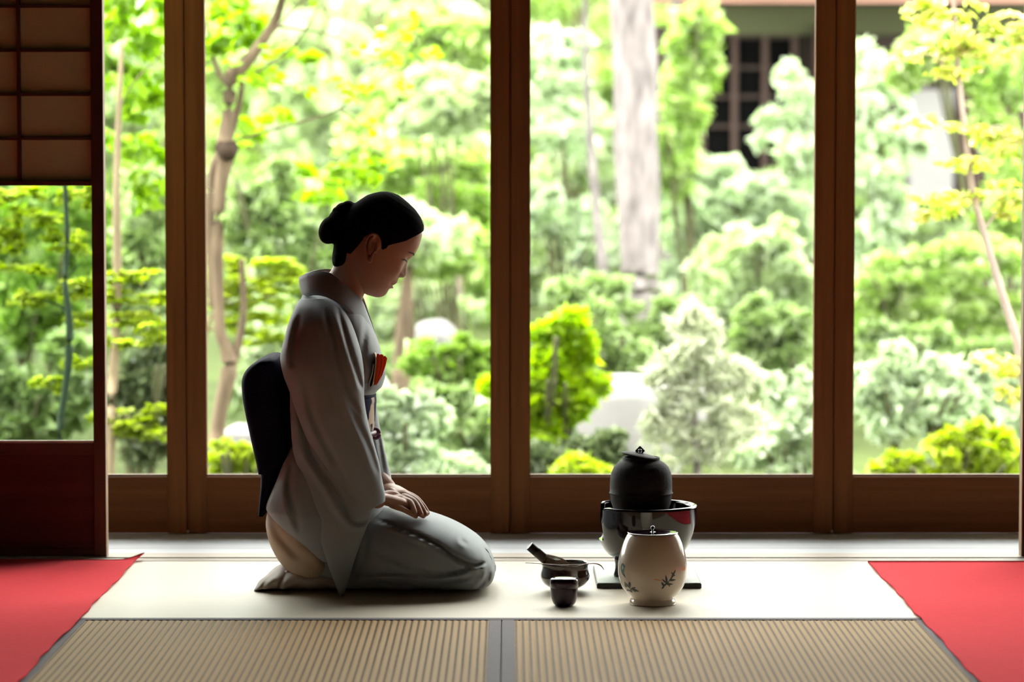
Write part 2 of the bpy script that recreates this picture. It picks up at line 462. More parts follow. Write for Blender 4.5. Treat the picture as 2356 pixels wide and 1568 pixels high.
for i in range(6):
    d_ = glass_door(i + 1, edges_x[i], edges_x[i + 1])
    if i in (2, 4):
        c = at(SEAM[0] + 3 if i == 2 else SEAM[2] - 3, 1222, YD - 0.003)
        v, f = lathe([(0.0005, -.004), (0.003, -.003), (0.0035, 0), (0.003, .003), (0.0005, .004)], c, 14)
        o = mk('catch', v, f, M['brass'], d_); o['label'] = 'tiny metal catch at the foot of the door'
struct(box('trim_4', ROOM_X0, ROOM_X1, YD + 0.036, YD + 0.10, -0.1, 0.02, M['door_rail'], None, 0.001))

# paper doors in the threshold
YS = 7.722
def paper_door(n, x0, x1, flip):
    d = struct(empty('door_%d' % n, ((x0 + x1) / 2, YS + .015, 0)))
    s = F / YS
    y0, y1 = YS, YS + 0.040
    sw = 27.0 / s
    def zz(py): return at(1174, py, YS).z
    box('stile', x0, x0 + sw, y0, y1, 0.002, 1.855, M['shoji'], d, 0.001)
    box('stile', x1 - sw, x1, y0, y1, 0.002, 1.855, M['shoji'], d, 0.001)
    e0, e1 = (x1, x1 + .0012) if not flip else (x0 - .0012, x0)
    eb = box('edge_strip', e0, e1, y0 + .0015, y1 - .001, 0.002, 1.855, M['shoji_edge'], d, 0); eb['label'] = 'edge of the sliding door, light on it put into the colour'  # side face coloured paler as if lit
    xi0, xi1 = x0 + sw, x1 - sw
    box('bottom_rail', xi0, xi1, y0 + .002, y1 - .002, 0.003, zz(1262), M['shoji_x'], d, 0.001)
    box('lower_board', xi0, xi1, y0 + .010, y1 - .010, zz(1262), zz(1046), M['shoji_panel'], d, 0)
    box('middle_rail', xi0, xi1, y0 + .002, y1 - .002, zz(1046), zz(1020), M['shoji_x'], d, 0.001)
    box('lit_rail_strip', xi0, xi1, y0 + .006, y1 - .016, zz(1020), zz(1013.5), M['sill'], d, 0.0005)  # same paled strip as in the glass doors
    box('middle_rail', xi0, xi1, y0 + .002, y1 - .002, zz(427), zz(416), M['shoji_x'], d, 0.001)
    box('top_rail', xi0, xi1, y0 + .002, y1 - .002, 1.80, 1.855, M['shoji_x'], d, 0.001)
    box('glass_pane', xi0 - .004, xi1 + .004, y0 + .016, y0 + .019, zz(1016), zz(420), M['glass_old'], d, 0)
    box('paper', xi0, xi1, y0 + .020, y0 + .0208, zz(418), 1.80, M['paper'], d, 0)
    dx = 170.0 / s; bw = 8.5 / s
    xb = at(41.5, 200, YS).x if not flip else x0 + sw + 170.0 / s
    xs = []
    x = xb
    while x > xi0 + .03: xs.append(x); x -= dx
    x = xb + dx
    while x < xi1 - .03: xs.append(x); x += dx
    for x in xs:
        box('lattice_bar', x - bw / 2, x + bw / 2, y0 + .008, y0 + .0198, zz(416), 1.80, M['shoji'], d, 0.0005)
    z = zz(318.5)
    dz = (zz(14) - zz(318.5)) / 3
    while z < 1.78:
        box('lattice_bar', xi0, xi1, y0 + .009, y0 + .0197, z - 3.4 / s, z + 3.4 / s, M['shoji_x'], d, 0.0005)
        z += dz
xr = at(239.5, 700, YS).x
paper_door(7, xr - 0.93, xr, False)
xl = at(2356.5, 700, YS).x
paper_door(8, xl, xl + 0.93, True)
struct(box('wall_beside_left_door', ROOM_X0, xr - 0.90, 7.764, 7.79, -0.01, 1.86, M['plaster'], None, 0))
struct(box('wall_beside_right_door', xl + 0.90, ROOM_X1, 7.764, 7.79, -0.01, 1.86, M['plaster'], None, 0))

# ---------------------------------------------------------------- tatami
def ribbed(x0, x1, y0, y1, axis, amp, z):
    """top surface with round ribs every 15.5 mm"""
    per = 0.0155
    if axis == 'x':
        n = int((x1 - x0) / per * 8); xs = np.linspace(x0, x1, n); ys = np.linspace(y0, y1, 40)
    else:
        n = int((y1 - y0) / per * 6); ys = np.linspace(y0, y1, n); xs = np.linspace(x0, x1, 6)
    X, Y = np.meshgrid(xs, ys)
    q = (X if axis == 'x' else Y)
    q = q + 0.0009 * np.sin(X * 31 + Y * 17) + 0.0006 * np.sin(X * 83 - Y * 41)
    Z = z + amp * (0.85 + 0.15 * np.sin(np.floor(q / per) * 2.4)) * (np.abs(np.cos(np.pi * q / per)) ** 0.8 - 1)
    v = np.stack([X.ravel(), Y.ravel(), Z.ravel()], 1)
    nx, ny = len(xs), len(ys)
    f = [(j * nx + i, j * nx + i + 1, (j + 1) * nx + i + 1, (j + 1) * nx + i) for j in range(ny - 1) for i in range(nx - 1)]
    return v, f
def tatami(x0, x1, y0, y1, axis, mat, label, borders, amp):
    t = empty('tatami_mat', ((x0 + x1) / 2, (y0 + y1) / 2, -0.06), label, 'tatami mat', 'tatami mats')
    bw = 0.029
    box('core', x0 + .0005, x1 - .0005, y0 + .0005, y1 - .0005, -0.0600, -0.004, M['tatami_core'], t, 0)
    bx0 = x0 + (bw if 'l' in borders else 0); bx1 = x1 - (bw if 'r' in borders else 0)
    by0 = y0 + (bw if 'n' in borders else 0); by1 = y1 - (bw if 'f' in borders else 0)
    v, f = ribbed(bx0, bx1, by0, by1, axis, amp, 0.0)
    mk('rush_cover', v - np.array([0, 0, 0]), f, mat, t)
    if 'l' in borders: box('cloth_border', x0 + .001, bx0, y0 + .001, y1 - .001, -.02, 0.0008, M['border'], t, 0.0006)
    if 'r' in borders: box('cloth_border', bx1, x1 - .001, y0 + .001, y1 - .001, -.02, 0.0008, M['border'], t, 0.0006)
    if 'n' in borders: box('cloth_border', bx0, bx1, y0 + .001, by0, -.02, 0.0009, M['border'], t, 0.0006)
    if 'f' in borders: box('cloth_border', bx0, bx1, by1, y1 - .001, -.02, 0.0009, M['border'], t, 0.0006)
XA, XB, XC = -1.000, -0.0178, 0.962
YN = ground(1174, 1425.5).y
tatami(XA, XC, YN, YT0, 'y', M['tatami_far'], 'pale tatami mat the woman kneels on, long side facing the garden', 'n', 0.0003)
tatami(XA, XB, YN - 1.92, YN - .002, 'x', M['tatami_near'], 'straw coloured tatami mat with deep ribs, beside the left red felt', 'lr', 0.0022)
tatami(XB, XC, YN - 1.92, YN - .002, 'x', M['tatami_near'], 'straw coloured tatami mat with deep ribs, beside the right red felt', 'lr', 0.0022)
for (a, b_, c, d_, s) in ((ROOM_X0, XA, 5.0, YT0, 'under the left red felt'), (XC, ROOM_X1, 5.0, YT0, 'under the right red felt'),
                       (ROOM_X0, ROOM_X1, ROOM_Y0, YN - 1.925, 'nearest the viewer, behind the camera side')):
    o = box('subfloor', a + .002, b_ - .002, c, d_ if c > 0 else YN - 1.925, -0.0615, -0.002, M['tatami_near'], fl, 0)

# red felt carpets
def felt(side, label):
    e = empty('felt_carpet', (side * 1.5, 6.2, 0), label, 'carpet', 'red felt carpets')
    nx, ny = 50, 90
    xe = 0.943 if side > 0 else -0.985
    ya, yb = 3.4, (ground(2100, 1293.5).y if side > 0 else ground(150, 1288).y)
    rings = []
    for j in range(ny):
        t = j / (ny - 1); y = ya + (yb - ya) * t
        wob = 0.0022 * math.sin(y * 9 + side) + 0.0012 * math.sin(y * 41) + 0.0008 * math.sin(y * 97)
        row = []
        for i in range(nx):
            s = (i / (nx - 1)) ** 2
            x = xe + wob * (1 - s) + side * s * 1.95
            z = 0.0045 + 0.0006 * math.sin(y * 6 + x * 5)
            lift = math.exp(-(i / 5.0) ** 2) * 0.002 * (1 + math.sin(y * 23))
            if side < 0:
                q = math.exp(-((y - yb) / 0.035) ** 2) * math.exp(-((x - xe) / 0.022) ** 2)
                z += 0.016 * q; x += 0.020 * q; z -= 0.002 * (y > 7.66)
            row.append((x, y, z + lift))
        rings.append(np.array(row))
    top = np.vstack(rings); bot = top.copy(); bot[:, 2] -= 0.0032
    n = len(top)
    f = []
    for j in range(ny - 1):
        for i in range(nx - 1):
            a = j * nx + i
            f.append((a, a + 1, a + nx + 1, a + nx)); f.append((n + a, n + a + nx, n + a + nx + 1, n + a + 1))
    for j in range(ny - 1):
        for i in (0, nx - 1):
            a = j * nx + i; f.append((a, a + nx, n + a + nx, n + a))
    for i in range(nx - 1):
        for j in (0, ny - 1):
            a = j * nx + i; f.append((a, n + a, n + a + 1, a + 1))
    mk('felt', np.vstack([top, bot]), f, M['felt'], e)
felt(-1, 'red felt carpet beside the paper door, its far corner curled up')
felt(1, 'red felt carpet lying flat to the right of the tea utensils')

# ---------------------------------------------------------------- tea utensils
def prof(cx, pts, d):
    """profile (radius, z) from pixel half widths"""
    s = F / d
    return [(hw / s, at(cx, py, d).z) for hw, py in pts]
# board under the brazier
bx0, bx1 = ground(1373, 1351).x, ground(1614, 1353).x
by0 = ground(1490, 1353).y
brd = empty('brazier_board', ((bx0 + bx1) / 2, by0 + .16, 0.0005), 'square tile board with black edges under the brazier', 'board')
box('board', bx0, bx1, by0, by0 + 0.335, 0.0008, 0.0115, M['tile_edge'], brd, 0.0008)
o = box('tile_face', bx0 + .002, bx1 - .002, by0 + .002, by0 + 0.333, 0.0112, 0.0135, M['tile'], brd, 0.0008); o['label'] = 'speckled pale green top face'
ZB = 0.0136
DB = by0 + 0.165
CBX = at(1484, 1160, DB).x
fu = empty('brazier', (CBX, DB, ZB), 'glossy black lacquered round brazier on three feet, open on the side facing the woman', 'brazier')
sB = F / DB
def zB(py): return at(1484, py, DB).z
outer = [(8, 1288), (40, 1287), (70, 1281), (88, 1270), (101, 1250), (110, 1228), (116, 1205), (119, 1182), (120.5, 1163)]
seg = 96
th_ = np.linspace(0, 2 * np.pi, seg, endpoint=False)
P_ = crom([(hw / sB, zB(py)) for hw, py in outer], 34)
inn = [(max(r - 0.012, .002), z + (0.012 if r < .09 else 0.004)) for r, z in P_[::-1]]
inn = [(r, min(z, P_[-1][1])) for r, z in inn]
full = [tuple(p) for p in P_] + [(P_[-1][0] - .001, P_[-1][1] + .003), (P_[-1][0] - .006, P_[-1][1] + .0045), (P_[-1][0] - .011, P_[-1][1] + .003)] + inn
zrim = P_[-1][1] + 0.0045
rings = []
for r, z in full:
    ang = np.abs(((th_ - np.pi + np.pi) % (2 * np.pi)) - np.pi)       # angle from the side facing the woman (-x)
    ang = np.abs(np.arctan2(np.sin(th_ - np.pi), np.cos(th_ - np.pi)))
    cut = 0.088 / (1 + np.exp((ang - 0.52) * 40))                    # notch depth
    zt = zrim - cut
    zz_ = np.minimum(z, zt)
    k_ = len(rings)
    side_ = P_ if k_ < len(P_) + 1 else np.array(inn)[::-1]
    rr_ = np.where(z > zt, np.interp(zz_, side_[:, 1], side_[:, 0]), r)
    rings.append(np.stack([CBX + rr_ * np.cos(th_), DB + rr_ * np.sin(th_), zz_], 1))
v, f = rings_mesh(rings)
mk('bowl', v, f, M['lacquer'], fu)
for a in (math.radians(215), math.radians(325), math.radians(90)):
    cx_, cy_ = CBX + .078 * math.cos(a), DB + .078 * math.sin(a)
    zt = zB(1278) + .004
    v, f = lathe([(0.001, ZB), (0.016, ZB), (0.0165, ZB + .006), (0.0135, ZB + .014), (0.0125, ZB + .03), (0.0145, zt - .008), (0.015, zt + .010), (.001, zt + .010)], (cx_, cy_, 0), 28)
    mk('foot', v, f, M['lacquer'], fu)
v, f = lathe([(0.001, zB(1215)), (0.094, zB(1215)), (0.098, zB(1212)), (.001, zB(1200))], (CBX, DB, 0), 40)
o = mk('ash', v, f, mat_plain('grey_ash', (0.25, 0.23, 0.21), 0.9), fu); o['label'] = 'bed of ash inside'

# kettle
KX = at(1475, 1100, DB).x
kt = empty('kettle', (KX, DB, zB(1198)), 'dark cast iron kettle sitting in the black brazier', 'kettle')
kp = [(1, 1200), (30, 1199), (52, 1190), (62, 1175), (69, 1155), (71.5, 1138), (71.8, 1135), (73.8, 1134), (73.8, 1132), (72, 1131), (72, 1118), (71.5, 1102), (69, 1086), (63, 1073), (54, 1064),
      (46, 1059), (43, 1057.5), (43, 1053), (42, 1050.5), (39, 1050.5), (38, 1053), (36, 1060), (1, 1062)]
v, f = lathe([(hw / sB, zB(py)) for hw, py in kp], (KX, DB, 0), 72)
body = mk('kettle_body', v, f, M['iron'], kt)
# tilted lid, left side raised
ca = at(1430, 1040, DB); cb = at(1518, 1057, DB)
lc = (ca + cb) / 2; ax = (cb - ca).normalized(); up = Vector((-ax.z, 0, ax.x))
if up.z < 0: up = -up
Rl = (cb - ca).length / 2
def lidpt(r, h, t): return lc + ax * (r * math.cos(t)) + Vector((0, 1, 0)) * (r * math.sin(t)) + up * h
rings = [np.array([tuple(lidpt(r * Rl, h, 2 * math.pi * i / 48)) for i in range(48)]) for r, h in ((.02, -.003), (.85, -.003), (.98, -.001), (1, .0005), (.98, .002), (.7, .0055), (.3, .0075), (.02, .008))]
v, f = rings_mesh(rings)
lid = mk('lid', v, f, M['iron'], kt)
kc = at(1472.5, 1036.5, DB)
# pierced diamond knob: frame of four bars, cross bars and finial stem
sK = 9.2 / sB
pts = [kc + Vector((0, 0, sK)), kc + Vector((sK, 0, 0)), kc + Vector((0, 0, -sK)), kc + Vector((-sK, 0, 0))]
parts = [tube([pts[i], pts[(i + 1) % 4]], 0.0022, 8, 4) for i in range(4)]
parts += [tube([pts[0], pts[2]], 0.0016, 8, 4), tube([kc + Vector((0, -.006, 0)), kc + Vector((0, .006, 0))], 0.003, 8, 4), tube([pts[2], pts[2] + Vector((.0006, 0, -.008))], 0.0025, 8, 4)]
for i in range(4):
    parts.append(tube([pts[i], kc + Vector((0, .0065, 0))], .0014, 6, 4)); parts.append(tube([pts[i], kc + Vector((0, -.0065, 0))], .0014, 6, 4))
v, f = join(parts)
mk('knob', v, f, M['iron'], lid)

# water jar
DJ = ground(1501, 1396).y + 0.054
JX = at(1501.5, 1300, DJ).x
sJ = F / DJ
jar = empty('water_jar', (JX, DJ, 0.0006), 'white glazed ceramic water jar painted with bamboo leaves, black lid', 'jar')
jpts = [(1, 1394.5), (49, 1395), (53.5, 1392.5), (53, 1388), (50, 1382.5), (50.5, 1379), (56, 1373), (66, 1360), (73.5, 1343), (78.5, 1324), (80, 1305), (78.5, 1287), (74.5, 1268), (68.5, 1249), (62, 1234), (57.5, 1227), (55.5, 1226), (54, 1229), (53, 1236)]
def zJ(py): return at(1501.5, py, DJ).z
base_shift = 0.0008 - zJ(1395)
JP = [(hw / sJ, max(zJ(py) + (base_shift if py > 1380 else base_shift * max(0, (py - 1340) / 40)), 0.0008)) for hw, py in jpts]
JPs = crom(JP, 110)
v, f = lathe([tuple(p) for p in JPs], (JX, DJ, 0), 96)
mk('jar_body', v, f, M['ceramic'], jar)
zl = zJ(1226)
lp = [(0.0005, zl + .0004), (0.0588, zl + .0004), (0.0603, zl + .0014), (0.0602, zl + .0026), (0.058, zl + .0030), (0.035, zl + .0032), (0.01, zl + .0034), (0.0035, zl + .0036), (0.0022, zl + .006), (0.0022, zl + .010), (0.0045, zl + .0125), (0.0048, zl + .015), (0.003, zl + .0175), (.0004, zl + .018)]
v, f = lathe(lp, (JX, DJ, 0), 64)
o = mk('lid', v, f, M['lid_lacquer'], jar); o['label'] = 'flat black lacquer lid with a small round knob'
JR = JPs[JPs[:, 1].argsort()]
def on_jar(px, py, off=0.0004):
    """point of the jar's near surface"""
    z = zJ(py)
    for _ in range(3):
        r = np.interp(z, JR[12:, 1], JR[12:, 0])
        x = (px - 1501.5) / sJ
        x = max(-r * .97, min(r * .97, x * (1 - r / DJ)))
        y = DJ - math.sqrt(max(r * r - x * x, 1e-8))
        z = CAM.z - (CAM.z - at(px, py, DJ).z) * y / DJ
    q = Vector((x, y - DJ, 0)).normalized()
    return Vector((JX + x + q.x * off, y + q.y * off, z))
def painted(name, strokes, mat, label):
    V, Fc = [], []
    for x0, y0, x1, y1, w in strokes:
        n = 7; b = len(V)
        dx, dy = x1 - x0, y1 - y0; l = math.hypot(dx, dy); nx, ny = -dy / l, dx / l
        for i in range(n):
            t = i / (n - 1); hw = w * math.sin(math.pi * (0.08 + 0.9 * t) ** 0.8) * .5 + .15
            V.append(on_jar(x0 + dx * t + nx * hw, y0 + dy * t + ny * hw)); V.append(on_jar(x0 + dx * t - nx * hw, y0 + dy * t - ny * hw))
        for i in range(n - 1): Fc.append((b + 2 * i, b + 2 * i + 1, b + 2 * i + 3, b + 2 * i + 2))
    o = mk(name, V, Fc, mat, jar); o['label'] = label
painted('painted_sprig', [(1521, 1350, 1537, 1335, 4), (1537, 1335, 1546, 1323, 3), (1531, 1340, 1528, 1322, 5), (1536, 1334, 1552, 1333, 5), (1541, 1330, 1552, 1309, 4.5), (1530, 1343, 1546, 1343, 4.5),
                          (1524, 1347, 1518, 1338, 5), (1524, 1348, 1519, 1354, 4), (1545, 1324, 1551, 1322, 3), (1529, 1340, 1519, 1331, 3.5), (1546, 1322, 1541, 1315, 3), (1533, 1338, 1538, 1350, 3.5)], M['ink'], 'dark bamboo sprig on the right')
painted('painted_sprig', [(1434, 1338, 1448, 1354, 3), (1445, 1338, 1447, 1352, 5), (1448, 1353, 1468, 1360, 5), (1440, 1350, 1434, 1342, 4), (1449, 1354, 1460, 1350, 4), (1446, 1356, 1453, 1362, 5), (1440, 1356, 1447, 1358, 4), (1455, 1355, 1460, 1362, 3)], M['ink'], 'dark bamboo sprig on the left')
painted('painted_crane', [(1430, 1295, 1430, 1322, 8), (1430, 1296, 1436, 1304, 3), (1431, 1318, 1436, 1328, 3)], M['ink_blue'], 'blue green painted bird near the edge')
painted('painted_mark', [(1500, 1332, 1520, 1335, 2.5)], M['ink_orange'], 'orange painted stroke at the front')
painted('painted_mark', [(1569, 1311, 1578, 1304, 6)], M['ink_orange'], 'orange painted stroke near the right edge')

# tea bowl
DT = ground(1299, 1362).y + 0.030
TX = at(1299, 1320, DT).x; sT = F / DT
def zT(py): return at(1299, py, DT).z
tb = empty('tea_bowl', (TX, DT, 0.0006), 'dark brown glazed tea bowl with a bamboo whisk resting in it', 'bowl')
zt = zT(1293)
tp = [(0.001, .0010), (0.028, .0008), (0.030, .002), (0.029, .006), (0.040, .010), (0.052, .018), (0.0595, .030), (0.0605, .038), (0.057, .052), (0.0565, .060), (0.0585, zt - .003), (0.0575, zt),
      (0.0550, zt - .002), (0.0535, .058), (0.054, .048), (0.0555, .034), (0.048, .020), (0.030, .013), (0.001, .011)]
pr = crom(tp, 60); rings = []
th_ = np.linspace(0, 2 * np.pi, 60, endpoint=False)
for r, z in pr:
    wv = 1 + 0.018 * np.sin(3 * th_ + z * 40) * (z > .01)
    rings.append(np.stack([TX + r * wv * np.cos(th_), DT + r * wv * np.sin(th_), np.full(60, z) + 0.0014 * np.sin(2 * th_ + 1) * min(1, z / .06)], 1))
v, f = rings_mesh(rings)
mk('bowl', v, f, M['bowl'], tb)
painted_b = []
for (a, z, hh) in ((-2.35, .046, .010), (-2.25, .038, .008), (-2.45, .034, .006)):
    q = [Vector((TX + .0600 * math.cos(a + da), DT + .0600 * math.sin(a + da), z + dz)) for da, dz in ((0, hh), (.05, .3 * hh), (.02, -hh), (-.03, -.2 * hh))]
    painted_b.append(q)
# whisk: leans to the left, tines inside
wh = empty('tea_whisk', at(1290, 1300, DT), 'dark handled bamboo tea whisk leaning out of the tea bowl', 'whisk')
h0 = at(1222, 1258, DT - .004); h1 = at(1252, 1284, DT); h2 = at(1312, 1312, DT + .004)
ha = (h1 - h0).normalized(); hs_ = ha.cross(Vector((0, 1, 0))).normalized(); hf_ = ha.cross(hs_); hl_ = (h1 - h0).length
v, f = rings_mesh([np.array([tuple(h0 + ha * (t * hl_) + (hs_ * math.cos(a) + hf_ * math.sin(a)) * r) for a in np.linspace(0, 2 * math.pi, 24, endpoint=False)])
                   for t, r in ((-.12, .0105), (-.125, .0118), (.35, .0116), (.36, .0122), (.38, .0116), (.95, .0120), (1.05, .0115), (1.06, .010))])
mk('handle', v, f, M['bamboo'], wh)
tv = []
axis_ = (h2 - h1).normalized(); sd = axis_.cross(Vector((0, 1, 0))).normalized(); fw = axis_.cross(sd)
for k in range(46):
    a = 2 * math.pi * k / 46
    rr = [.011, .0165, .019, .015]
    p = [h1 + axis_ * (l_ * .062) + (sd * math.cos(a) + fw * math.sin(a)) * r_ for l_, r_ in zip((-.05, .35, .7, 1.0), rr)]
    tv.append(tube(p, [.0007, .0006, .0005, .0003], 4, 8))
for k in range(30):
    a = 2 * math.pi * k / 30
    p = [h1 + axis_ * (l_ * .062) + (sd * math.cos(a) + fw * math.sin(a)) * r_ for l_, r_ in zip((0, .4, .75), (.007, .008, .004))]
    tv.append(tube(p, [.0007, .0006, .0004], 4, 6))
v, f = join(tv); o = mk('tines', v, f, M['tines'], wh); o['kind'] = 'stuff'
rg = [h1 + axis_ * .004 + (sd * math.cos(a) + fw * math.sin(a)) * .0125 for a in np.linspace(0, 2 * math.pi, 25)]
v, f = tube(rg, .0013, 6, 49); mk('thread_binding', v, f, M['lash'], wh)
# tea scoop lying across the rim
sp = [at(x, y, DT - .052 + q) for x, y, q in ((1210, 1294, .0), (1245, 1296, .0), (1290, 1299, .002), (1335, 1297.5, .004), (1362, 1295.5, .006), (1374, 1296.5, .007), (1383, 1301, .008), (1389, 1309, .008))]
v, f = tube(sp, [.0016, .0018, .0018, .0019, .0026, .0032, .0032, .0018], 8, 40, flat=.45)
o = mk('tea_scoop', v, f, M['scoop'], None, True, sp[3]); tag(o, 'thin reddish bamboo tea scoop laid across the rim of the tea bowl', 'scoop')
# tea caddy
DC = ground(1298, 1397).y + 0.026
CX = at(1298, 1350, DC).x; sC = F / DC
tc_ = empty('tea_caddy', (CX, DC, 0.0006), 'small black lacquered tea caddy standing in front of the tea bowl', 'caddy')
zc = at(1298, 1328.5, DC).z
cp = [(.0005, .0008), (.020, .0008), (.0215, .002), (.0265, .008), (.0305, .020), (.0325, .038), (.0330, zc - .0232)]
v, f = lathe([tuple(p) for p in crom(cp, 24)] + [(.0005, zc - .0232)], (CX, DC, 0), 56); mk('caddy_body', v, f, M['lacquer_purple'], tc_)
cl = [(.0005, zc - .0230), (.0334, zc - .0230), (.0334, zc - .010), (.0328, zc - .003), (.0300, zc - .0002), (.020, zc + .0008), (.0005, zc + .001)]
v, f = lathe(cl, (CX, DC, 0), 56); mk('lid', v, f, M['lacquer_purple'], tc_)



# ---------------------------------------------------------------- garden
G = {}
_ml = mat_leaf
def mat_leaf(*a, **k):
    m = _ml(*a, **k); nt = m.node_tree
    r = [n for n in nt.nodes if n.type == 'VALTORGB'][0]
    tc = nt.nodes.new('ShaderNodeTexCoord'); n = nt.nodes.new('ShaderNodeTexNoise'); n.inputs['Scale'].default_value = 2.6; n.inputs['Detail'].default_value = 3
    nt.links.new(tc.outputs['Object'], n.inputs['Vector'])
    mr = nt.nodes.new('ShaderNodeMapRange'); mr.inputs[1].default_value = .35; mr.inputs[2].default_value = .65; mr.inputs[3].default_value = .70; mr.inputs[4].default_value = 1.15
    nt.links.new(n.outputs[0], mr.inputs[0])
    hs = nt.nodes.new('ShaderNodeHueSaturation'); nt.links.new(mr.outputs[0], hs.inputs['Value'])
    outs = [l.to_socket for l in r.outputs[0].links]
    nt.links.new(r.outputs[0], hs.inputs['Color'])
    for so in outs: nt.links.new(hs.outputs[0], so)
    return m
G['lime'] = mat_leaf('lime_leaves', (0.15, 0.30, 0.015), (0.28, 0.47, 0.03), (0.38, 0.56, 0.08), 0.6)
G['fresh'] = mat_leaf('fresh_green_leaves', (0.16, 0.28, 0.04), (0.30, 0.47, 0.09), (0.48, 0.63, 0.22), 0.5)
G['yellow'] = mat_leaf('yellow_green_leaves', (0.26, 0.38, 0.03), (0.42, 0.53, 0.06), (0.56, 0.62, 0.16), 0.6)
G['mid'] = mat_leaf('mid_green_leaves', (0.14, 0.22, 0.07), (0.29, 0.40, 0.14), (0.50, 0.60, 0.34), 0.5)
G['dark'] = mat_leaf('dark_green_leaves', (0.06, 0.09, 0.04), (0.12, 0.16, 0.07), (0.24, 0.28, 0.15), 0.3)
G['pale'] = mat_leaf('glare_paled_green_leaves', (0.36, 0.47, 0.20), (0.54, 0.65, 0.36), (0.70, 0.78, 0.58), 0.5)  # lightened colour carries the glare veil over the garden
G['mint'] = mat_leaf('glare_paled_mint_leaves', (0.42, 0.54, 0.30), (0.60, 0.72, 0.46), (0.80, 0.86, 0.74), 0.45, 0.35, 0.7)  # paleness is veiling glare put into the leaf colour
G['silver'] = mat_leaf('silvery_green_needles', (0.42, 0.47, 0.30), (0.54, 0.58, 0.42), (0.66, 0.66, 0.54), 0.4)
G['peach'] = mat_leaf('peach_yellow_leaves', (0.46, 0.62, 0.08), (0.66, 0.72, 0.20), (0.84, 0.64, 0.44), 0.65)
G['lush'] = mat_leaf('lush_pale_lime_leaves', (0.26, 0.42, 0.08), (0.44, 0.60, 0.18), (0.68, 0.76, 0.42), 0.5)
G['citrus'] = mat_leaf('yellow_lime_leaves', (0.22, 0.38, 0.015), (0.36, 0.54, 0.03), (0.50, 0.62, 0.08), 0.6)
G['bark'] = mat_plain('grey_brown_bark', (0.125, 0.09, 0.062), 0.9, 0.1, var=0.6, scale=6, stretch=(3, 3, 0.6), bump=0.6, bscale=12)
G['bark_shrub'] = mat_plain('shrub_stem_bark', (0.085, 0.085, 0.045), 0.9, 0.1, var=0.3, scale=8)  # bark colour for all bush and shrub stems
G['bark_pale'] = mat_plain('pale_mauve_bark', (0.18, 0.155, 0.155), 0.9, 0.1, var=0.6, scale=7, stretch=(2.4, 2.4, 0.8), bump=0.6, bscale=12)
G['bark_tan'] = mat_plain('tan_bark', (0.20, 0.155, 0.10), 0.9, 0.1, var=0.3, scale=8, stretch=(3, 3, 0.5))
G['bark_green'] = mat_plain('dark_green_stem', (0.025, 0.045, 0.025), 0.8, 0.2, var=0.3, scale=8)
G['bark_pink'] = mat_plain('pinkish_grey_bark', (0.34, 0.26, 0.23), 0.9, 0.1, var=0.25, scale=8, stretch=(3, 3, .6))
G['moss'] = mat_plain('mossy_ground', (0.045, 0.06, 0.018), 0.95, 0.1, var=0.5, scale=1.6, bump=0.6, bscale=9)
G['stone'] = mat_plain('pale_garden_stone', (0.27, 0.25, 0.262), 0.85, 0.2, var=0.16, scale=2.2, bump=0.6, bscale=14)
G['stone_dark'] = mat_plain('grey_garden_stone', (0.24, 0.21, 0.21), 0.85, 0.2, var=0.25, scale=3, bump=0.6, bscale=14)
G['olive'] = mat_plain('olive_plaster', (0.085, 0.088, 0.048), 0.9, 0.1, var=0.05, scale=2)
G['bwood'] = mat_wood('weathered_brown_boards', (0.03, 0.016, 0.012), 'z', 0.7)
G['bwood2'] = mat_wood('brown_boards', (0.05, 0.026, 0.020), 'z', 0.7)
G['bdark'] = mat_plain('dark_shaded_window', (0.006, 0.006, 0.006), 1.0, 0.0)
G['eave'] = mat_wood('pinkish_eave_board', (0.42, 0.22, 0.17), 'x', 0.7)
G['bwhite'] = mat_plain('pale_grey_wall', (0.30, 0.285, 0.29), 0.9, 0.1, var=0.05, scale=2)
G['tilegrey'] = mat_plain('grey_roof_tiles', (0.16, 0.16, 0.17), 0.6, var=0.2, scale=3)

# ground: low by the house, rising to a bank behind
def gz(x, y):
    t = min(max((y - 13.0) / 16.0, 0), 1)
    return -0.50 + 0.9 * t + 4.2 * min(max((y - 34.5) / 6.0, 0), 1) ** 1.3 + 0.05 * math.sin(x * 1.7) * math.sin(y * 1.1)
gx = np.linspace(-9, 9, 50); gyy = np.linspace(YD + .12, 42, 90)
gv = [(x, y, gz(x, y) + 0.04 * math.sin(x * 5.1 + y * 3.3)) for y in gyy for x in gx]
gf = [(j * 50 + i, j * 50 + i + 1, (j + 1) * 50 + i + 1, (j + 1) * 50 + i) for j in range(89) for i in range(49)]
struct(mk('ground', gv, gf, G['moss']))

